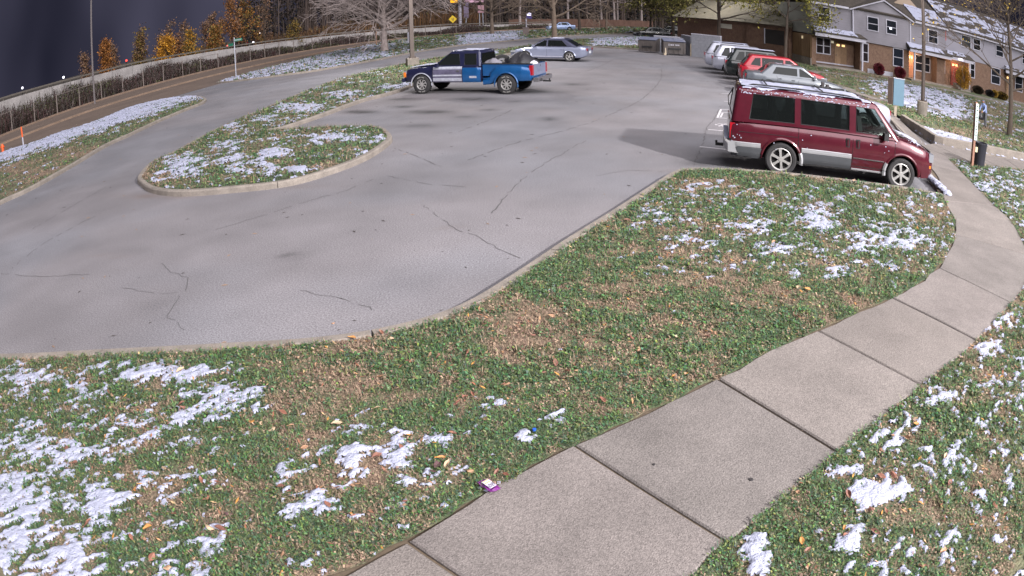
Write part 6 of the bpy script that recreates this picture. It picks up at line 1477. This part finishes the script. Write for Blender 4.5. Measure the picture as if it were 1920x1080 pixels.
tree('bare_tree', 'big pale bare tree with dense spreading frosted branches beside the square light pole', -11.1, 64, 0, 10.5, .34, 11, 46, m_bark, kids=(9, 7, 4), z_first=2.0, limb_len=6.6, low_ang=1.38, top_ang=.25, minr=.024, droop=.035)
x, y = G(923, 66); tree('bare_tree', 'bare tree with a few yellow leaves near its fork, right of the diamond sign', x, y, 0, 10, .30, 12, 26, m_bark2, kids=(7, 5, 4), z_first=2.6, limb_len=6.2, minr=.034, leaf=((176, 160, 70),), nleaf=260, lsize=.14, lspread=.3)
x, y = G(1040, 79); tree('bare_tree', 'tall bare tree with a thick trunk directly behind the silver sedan', x, y, 0, 12, .30, 13, 24, m_bark2, kids=(6, 5, 4), z_first=2.4, limb_len=5.5, minr=.026, low_ang=1.1)
x, y = G(1087, 59); tree('bare_tree', 'slim dark bare tree on the far verge behind the silver sedan trunk', x, y, 0, 9, .26, 14, 12, m_barkd, kids=(5, 4, 3), z_first=2.2, limb_len=4.5, minr=.04)
x, y = G(1137, 58); tree('bare_tree', 'thin bare tree with dark mulch foot, left of the black sedan', x, y, 0, 10, .2, 15, 12, m_bark2, kids=(5, 3, 3), z_first=2.8, limb_len=4.5, minr=.035)
for i, (u, D, lean_, lb) in enumerate([(1065, 150, 0, 'tall pale trunk in the background above the silver sedan'), (1128, 155, .0, 'tall pale straight trunk left of a forked one in the background'), (1152, 150, .03, 'tall pale forked trunk in the centre background'), (1158, 162, 0, 'tall slim pale trunk at the right of the forked one'), (1203, 150, 0, 'slim tan trunk behind the black cars'), (975, 140, .04, 'tall leaning orange brown trunk beside the lit sign')]):
    (px_, py_), zz = az_at(u, 45, D); tree('bare_tree', lb, px_, py_, 0, 15, .30, 30+i, 10, m_bark, kids=(4, 3), z_first=5, limb_len=4.5, group='tall pale trunks in the background', minr=.05, lean=lean_)
OL = ((126, 122, 66), (104, 104, 58), (150, 140, 84), (92, 88, 54))
for i, (u, D, r_, lb) in enumerate([(1220, 100, .2, 'olive-leaved tree behind the black cars'), (1262, 96, .24, 'olive and yellow leaved tree over the dumpsters'), (1290, 84, .26, 'olive-leaved tree with a dark trunk right of the black cars'), (1242, 118, .3, 'farther yellow-green tree behind the two over the dumpsters'), (1328, 92, .25, 'olive-leaved tree left of the brown brick building')]):
    (px_, py_), zz = az_at(u, 60, D); tree('leafy_tree', lb, px_, py_, 0, 9.5, r_, 50+i, 13, m_barkd, kids=(5, 4), z_first=2.4, limb_len=4.2, leaf=OL, nleaf=6500, lsize=.17, lspread=.55, group='olive-leaved trees beyond the dumpsters', minr=.04)
(px_, py_), zz = az_at(1316, 66, 70); tree('leaning_trunk', 'grey-green smooth tree trunk leaning right behind the enclosure', px_, py_, 0, 8, .42, 61, 6, mat('green_bark', (134, 142, 130), .9, var=.1), kids=(3,), z_first=5, limb_len=3, lean=.12, minr=.04)
tree('leafy_tree', 'yellow-green tree in front of the brown brick building, close to the first townhouse', 19.6, 46.2, .3, 8, .14, 62, 13, m_barkd, kids=(4, 4), z_first=3.0, limb_len=3.0, leaf=((140, 132, 62), (118, 116, 58), (98, 98, 52)), nleaf=11000, lsize=.085, lspread=.42, minr=.02)
tree('leafy_tree', 'nearly bare tree with scattered yellow leaves at the right edge, in front of the townhouses', 22.75, 23.75, .1, 8.5, .15, 71, 22, m_barkd, kids=(6, 4, 4), z_first=2.0, limb_len=4.3, leaf=((170, 140, 60), (146, 120, 56), (186, 160, 84)), nleaf=1500, lsize=.055, lspread=.16, low_ang=1.25, top_ang=.45, minr=.011)
tree('leafy_tree', 'tall olive tree rising in front of the brown building roof, right of the enclosure', 17.4, 55.5, .1, 9.5, .2, 63, 14, m_barkd, kids=(5, 4), z_first=2.8, limb_len=4.0, leaf=OL, nleaf=9000, lsize=.12, lspread=.5, minr=.03)
tk_g = 'autumn trees beyond the highway barrier'
ORG = ((172, 116, 56), (146, 98, 56), (128, 88, 58)); BRN = ((130, 100, 80), (108, 86, 72), (138, 110, 84)); YEL = ((190, 138, 48), (168, 118, 48)); OLV = ((126, 112, 60), (110, 96, 56), (140, 110, 56))
TL = [(162, 98, 108, BRN, 10, 88), (198, 78, 126, ORG, 20, 90), (214, 82, 124, BRN, 16, 96), (257, 64, 116, OLV+BRN, 28, 92), (293, 66, 108, BRN, 20, 96), (313, 44, 104, BRN, 20, 100), (306, 82, 106, YEL, 34, 84), (347, 42, 98, BRN, 16, 104), (335, 70, 98, ORG+BRN, 18, 92), (357, 70, 96, YEL+OLV, 34, 88), (378, 42, 92, BRN, 12, 106), (393, 28, 92, BRN, 26, 108), (412, 38, 88, BRN, 18, 112), (438, 2, 84, ORG+BRN, 40, 104), (464, -14, 80, OLV+ORG, 44, 110), (492, -6, 76, BRN, 34, 116), (398, 56, 92, OLV+ORG, 26, 96)]
for i, (u, vt, vb, pal, wpx, D) in enumerate(TL):
    (px_, py_), zt_ = az_at(u, max(vt, -30), D); h_ = max(3, zt_); rad_ = wpx/2*D/1230
    nm_ = 'orange leaved' if pal is ORG else 'bright yellow orange' if pal is YEL else 'thin brown' if pal is BRN else 'olive and orange leaved'
    lb = '%s autumn tree behind the barrier, number %s from the left edge' % (nm_, ['one', 'two', 'three', 'four', 'five', 'six', 'seven', 'eight', 'nine', 'ten', 'eleven', 'twelve', 'thirteen', 'fourteen', 'fifteen', 'sixteen', 'seventeen'][[q[0] for q in sorted(TL)].index(u)])
    z0 = -2.5; tall = h_-z0
    tree('autumn_tree', lb, px_, py_, z0, tall, .13, 100+i, 14, m_barkd if pal is not BRN else m_bark2, kids=(4, 3), z_first=tall*.30, limb_len=rad_*1.25, leaf=pal, nleaf=(1700 if pal is BRN else 4600), lsize=.13, lspread=.33, low_ang=.95, top_ang=.2, group=tk_g, minr=.035)
(px_, py_), zz = az_at(552, 70, 99); tree('shrub', 'yellow-olive shrub growing against the barrier, right of the street sign', px_, py_, 0, 3.9, .08, 140, 10, m_barkd, kids=(4, 3), z_first=.8, limb_len=1.2, leaf=OLV, nleaf=1500, lsize=.10, lspread=.3, minr=.03, cat='shrub')
# tangled brush behind the barrier, below the autumn trees
rs = np.random.RandomState(18); n = 15000; au = rs.uniform(0, 1, n)**.7; a = R(1)*(-36+34*au); D = np.interp(np.degrees(a), [-40, -20, -10, 0], [78, 106, 122, 136])+rs.uniform(0, 28, n); X = D*np.sin(a); Y = D*np.cos(a)
H_ = (1.2+5.0*au)*(.3+1.2*fbm(X*.13, Y*.13, 3, 19)); V, C_c = twigs(n, X, Y, np.full(n, -1.0), H_, .10, ((92, 72, 60), (112, 86, 64), (76, 62, 54), (124, 92, 58)), 20, .45)
k_ = rs.rand(n) < .5; m_ = int(k_.sum()); Cx = np.array([lin(c) for c in ((124, 92, 58), (104, 84, 60), (96, 72, 56), (90, 84, 52))])[rs.randint(0, 4, m_)]*rs.uniform(.4, 1.2, m_)[:, None]
V2, C2 = specks(X[k_], Y[k_], -1+H_[k_]*rs.uniform(.3, .9, m_), .22, Cx, 21); V = np.concatenate([V, V2]); o = npmesh('brush_thicket', V, np.arange(len(V)).reshape(-1, 4), m_leafv, np.concatenate([C_c, C2])*.85); tag(o, kind='stuff')
# the dark wood behind everything, a mass of trunks nobody could count
rs = np.random.RandomState(8); n = 2600; k = MB(); r2 = random.Random(5)
for i in range(620):
    a = R(r2.uniform(-21, 40)); D = r2.uniform(150, 235); x = D*math.sin(a); y = D*math.cos(a); h_ = r2.uniform(9, 19); rr = r2.uniform(.12, .32); p = Vector((x, y, -.1)); pts = [p+Vector((r2.uniform(-.3, .3)*t, 0, h_*t)) for t in (0, .33, .66, 1)]
    k.tube(pts, [rr, rr*.8, rr*.5, .05], 4, caps=False)
    for j in range(7): t = r2.uniform(.25, 1); b = p+Vector((0, 0, h_*t)); d = Vector((r2.uniform(-1, 1), r2.uniform(-.4, .4), r2.uniform(.2, 1))).normalized(); k.tube([b, b+d*r2.uniform(1.5, 4)], [rr*.35, .04], 3, caps=False)
tag(k.build('far_wood_trunks', mat('wood_bark', (84, 72, 66), .95, var=.3, scale=.3)), kind='stuff')
n = 90000; a = R(1)*rs.uniform(-22, 42, n); D = rs.uniform(158, 240, n); X = D*np.sin(a); Y = D*np.cos(a); Z = rs.uniform(0, 1, n)**.9*17*(.35+1.1*fbm(X*.06, X*0, 3, 44)); kk = fbm(X*.22, Z*.35+Y*.05, 4, 45) > .43; X, Y, Z = X[kk], Y[kk], Z[kk]; m_ = len(X)
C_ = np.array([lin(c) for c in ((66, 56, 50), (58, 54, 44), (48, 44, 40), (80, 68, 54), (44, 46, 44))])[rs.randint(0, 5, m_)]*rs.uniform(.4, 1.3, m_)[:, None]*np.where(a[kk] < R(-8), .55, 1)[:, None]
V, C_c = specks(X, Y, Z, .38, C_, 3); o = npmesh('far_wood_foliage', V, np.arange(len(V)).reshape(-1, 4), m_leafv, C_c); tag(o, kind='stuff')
# long brown fence across the far side
wf = empty('board_fence'); tag(wf, 'long low brown board fence running across the far background behind the bare trees', 'fence')
m_wf = mat('fence_brown', (110, 84, 72), .9, var=.2, scale=1)
pa, _ = az_at(955, 45, 150); pb, _ = az_at(1225, 45, 146); pa = Vector(pa); pb = Vector(pb); n = 26
for i in range(n):
    a = pa.lerp(pb, i/n); b = pa.lerp(pb, (i+1)/n); c = (a+b)/2; k = MB(); k.box((c.x, c.y, .8), ((b-a).length-.12, .08, 1.55+.08*(i % 3)), math.atan2(b.y-a.y, b.x-a.x)); k.build('fence_panel', m_wf, wf)
    k = MB(); k.box((a.x, a.y, .85), (.14, .16, 1.75)); k.build('post', m_wf, wf)
# shrubs at the houses
def bush(x, y, z, r_, h_, pal, label, seed, n=5200, group=None, size=.045):
    rt = empty('bush', (x, y, z)); tag(rt, label, 'bush', group); rs = np.random.RandomState(seed); k = MB(); r2 = random.Random(seed)
    for i in range(14): a = r2.uniform(0, 6.28); t = r2.uniform(.2, .9); k.tube([(0, 0, 0), (r_*t*.5*math.cos(a), r_*t*.5*math.sin(a), h_*.5), (r_*t*math.cos(a), r_*t*math.sin(a), h_*.85)], [.02, .015, .008], 4, caps=False)
    k.build('stems', m_barkd, rt)
    d = rs.normal(size=(n, 3)); d /= np.linalg.norm(d, axis=1)[:, None]; q = rs.uniform(.05, 1, n)**.45; lump_ = .8+.35*fbm(d[:, 0]*2+seed, d[:, 1]*2+d[:, 2], 3, seed)
    P_ = d*(q*lump_)[:, None]*np.array([r_, r_, h_*.5]); P_[:, 2] += h_*.52
    C_ = np.array([lin(c) for c in pal])[rs.randint(0, len(pal), n)]*rs.uniform(.5, 1.4, n)[:, None]
    V, C_c = specks(P_[:, 0], P_[:, 1], P_[:, 2], size, C_, seed); tag(npmesh('leaves', V, np.arange(len(V)).reshape(-1, 4), m_leafv, C_c, parent=rt), kind='stuff')
RB = ((104, 40, 52), (84, 34, 46), (126, 58, 62))
for s_, lb, sd_ in ((4.55, 'rounded dark red bush under the brick wall, left of the pair', 3), (6.55, 'rounded dark red bush under the window, right of the pair', 4)):
    x, y, z = HF(s_, ZB-.02, 1.0); bush(x, y, z, .50, .95, RB, lb, sd_, group='dark red bushes by the townhouse')
for i, (s_, r_, h_, pal, lb) in enumerate([(15.1, .6, .7, ((40, 36, 32), (52, 44, 36), (70, 60, 44)), 'dark low bush right of the far steps'), (16.6, .5, .6, ((46, 42, 38), (60, 56, 60)), 'dark low bush between two others before the brick wall'), (18.2, .7, .7, ((44, 42, 32), (170, 140, 60), (60, 54, 40)), 'dark and yellow leaved bush near the far porch post'), (17.2, .35, .7, ((176, 150, 70), (150, 120, 60)), 'small yellow bush before the brick wall'), (13.3, .8, 2.1, ((186, 138, 48), (160, 118, 50), (120, 100, 50)), 'tall golden shrub by the lit far porch')]):
    x, y, z = HF(s_, ZB-.02, .95); bush(x, y, z, r_, h_, pal, lb, 20+i)

# ================================================================== THE PERSON ON THE LAWN WALK
x, y = G(1846, 239, .12)
pr = empty('person', (x, y, .14), R(196)); pr.scale = (.76, .76, .76); tag(pr, 'person in pale blue jacket and grey trousers bending towards a dark bag', 'person')
def skin(name, verts, edges, radii, m, parent, sub=2):
    me = bpy.data.meshes.new(name); me.from_pydata(verts, edges, []); o = bpy.data.objects.new(name, me); COL.objects.link(o)
    sm = o.modifiers.new('s', 'SKIN'); ss = o.modifiers.new('u', 'SUBSURF'); ss.levels = sub; ss.render_levels = sub
    for i, r_ in enumerate(radii): me.skin_vertices[0].data[i].radius = (r_, r_) if not isinstance(r_, tuple) else r_
    me.skin_vertices[0].data[0].use_root = True
    bpy.context.view_layer.update(); m2 = bpy.data.meshes.new_from_object(o.evaluated_get(bpy.context.evaluated_depsgraph_get())); o.modifiers.clear(); o.data = m2; m2.name = name; m2.materials.clear()
    for q in (m if isinstance(m, list) else [m]): m2.materials.append(q)
    m2.polygons.foreach_set('use_smooth', [True]*len(m2.polygons)); o.parent = parent; return o
m_skin = mat('skin', (168, 124, 104), .6); m_jak = mat('pale_blue_jacket', (136, 152, 196), .8, var=.08, scale=9); m_tr = mat('grey_trousers', (98, 100, 106), .85, var=.08, scale=9); m_hair = mat('dark_cap', (92, 100, 130), .8)
# faces +x, leaning forward; pelvis first
V_ = [(0, 0, .92), (.08, 0, 1.10), (.20, 0, 1.30), (.26, 0, 1.42), (.31, 0, 1.50), (.36, 0, 1.60), (.37, 0, 1.70),
      (.01, .09, .88), (.06, .10, .48), (-.04, .11, .09), (.10, .11, .04), (0, -.10, .88), (-.06, -.11, .48), (-.18, -.12, .09), (-.05, -.12, .04),
      (.23, .17, 1.37), (.36, .22, 1.13), (.56, .16, .98), (.64, .14, .94), (.23, -.17, 1.37), (.34, -.23, 1.12), (.54, -.15, 1.00), (.62, -.13, .97)]
E_ = [(0, 1), (1, 2), (2, 3), (3, 4), (4, 5), (5, 6), (0, 7), (7, 8), (8, 9), (9, 10), (0, 11), (11, 12), (12, 13), (13, 14), (2, 15), (15, 16), (16, 17), (17, 18), (2, 19), (19, 20), (20, 21), (21, 22)]
Rr = [.14, .14, .155, .10, .06, .10, .085, .10, .065, .045, .04, .10, .065, .045, .04, .075, .05, .038, .035, .075, .05, .038, .035]
bd = skin('body', V_, E_, Rr, [m_skin, m_jak, m_tr, m_dark, m_hair], pr)
for pg in bd.data.polygons:
    c = pg.center
    mi = 1
    if c.z > 1.50 and c.x > .24: mi = 4 if (c.z > 1.62 or c.x < .33) else 0
    elif c.z < .10: mi = 3
    elif c.z < .93 and c.x < .4: mi = 2
    elif c.x > .57: mi = 0
    pg.material_index = mi
for s in (-1, 1):
    for j, (dy, L) in enumerate(((-.024, .065), (-.008, .075), (.008, .072), (.024, .055))):
        skin('finger', [(.64, s*.135+dy, .95), (.64+L*.55, s*.135+dy, .93), (.64+L*.8, s*.135+dy, .90)], [(0, 1), (1, 2)], [.009, .008, .006], m_skin, pr, 1)
    skin('thumb', [(.62, s*.135-s*.03, .96), (.65, s*.135-s*.05, .95), (.67, s*.135-s*.045, .93)], [(0, 1), (1, 2)], [.010, .009, .007], m_skin, pr, 1)
k = MB(); k.box((.455, 0, 1.60), (.03, .025, .03)); k.build('nose', m_skin, pr)
for s in (-1, 1): k = MB(); k.box((.44, s*.035, 1.63), (.012, .02, .01)); k.build('eye', m_dark, pr)
k = MB(); k.box((.445, 0, 1.555), (.01, .045, .008)); k.build('mouth', mat('lips', (130, 80, 76), .6), pr)
hx, hy = x+.76*(.70*math.cos(R(196))), y+.76*(.70*math.sin(R(196)))
lump('bag', 'black full rubbish bag held in front of the person in the pale blue jacket', 'bag', (hx, hy, .62), (.20, .18, .26), mat('black_bag', (34, 32, 38), .4), 12)
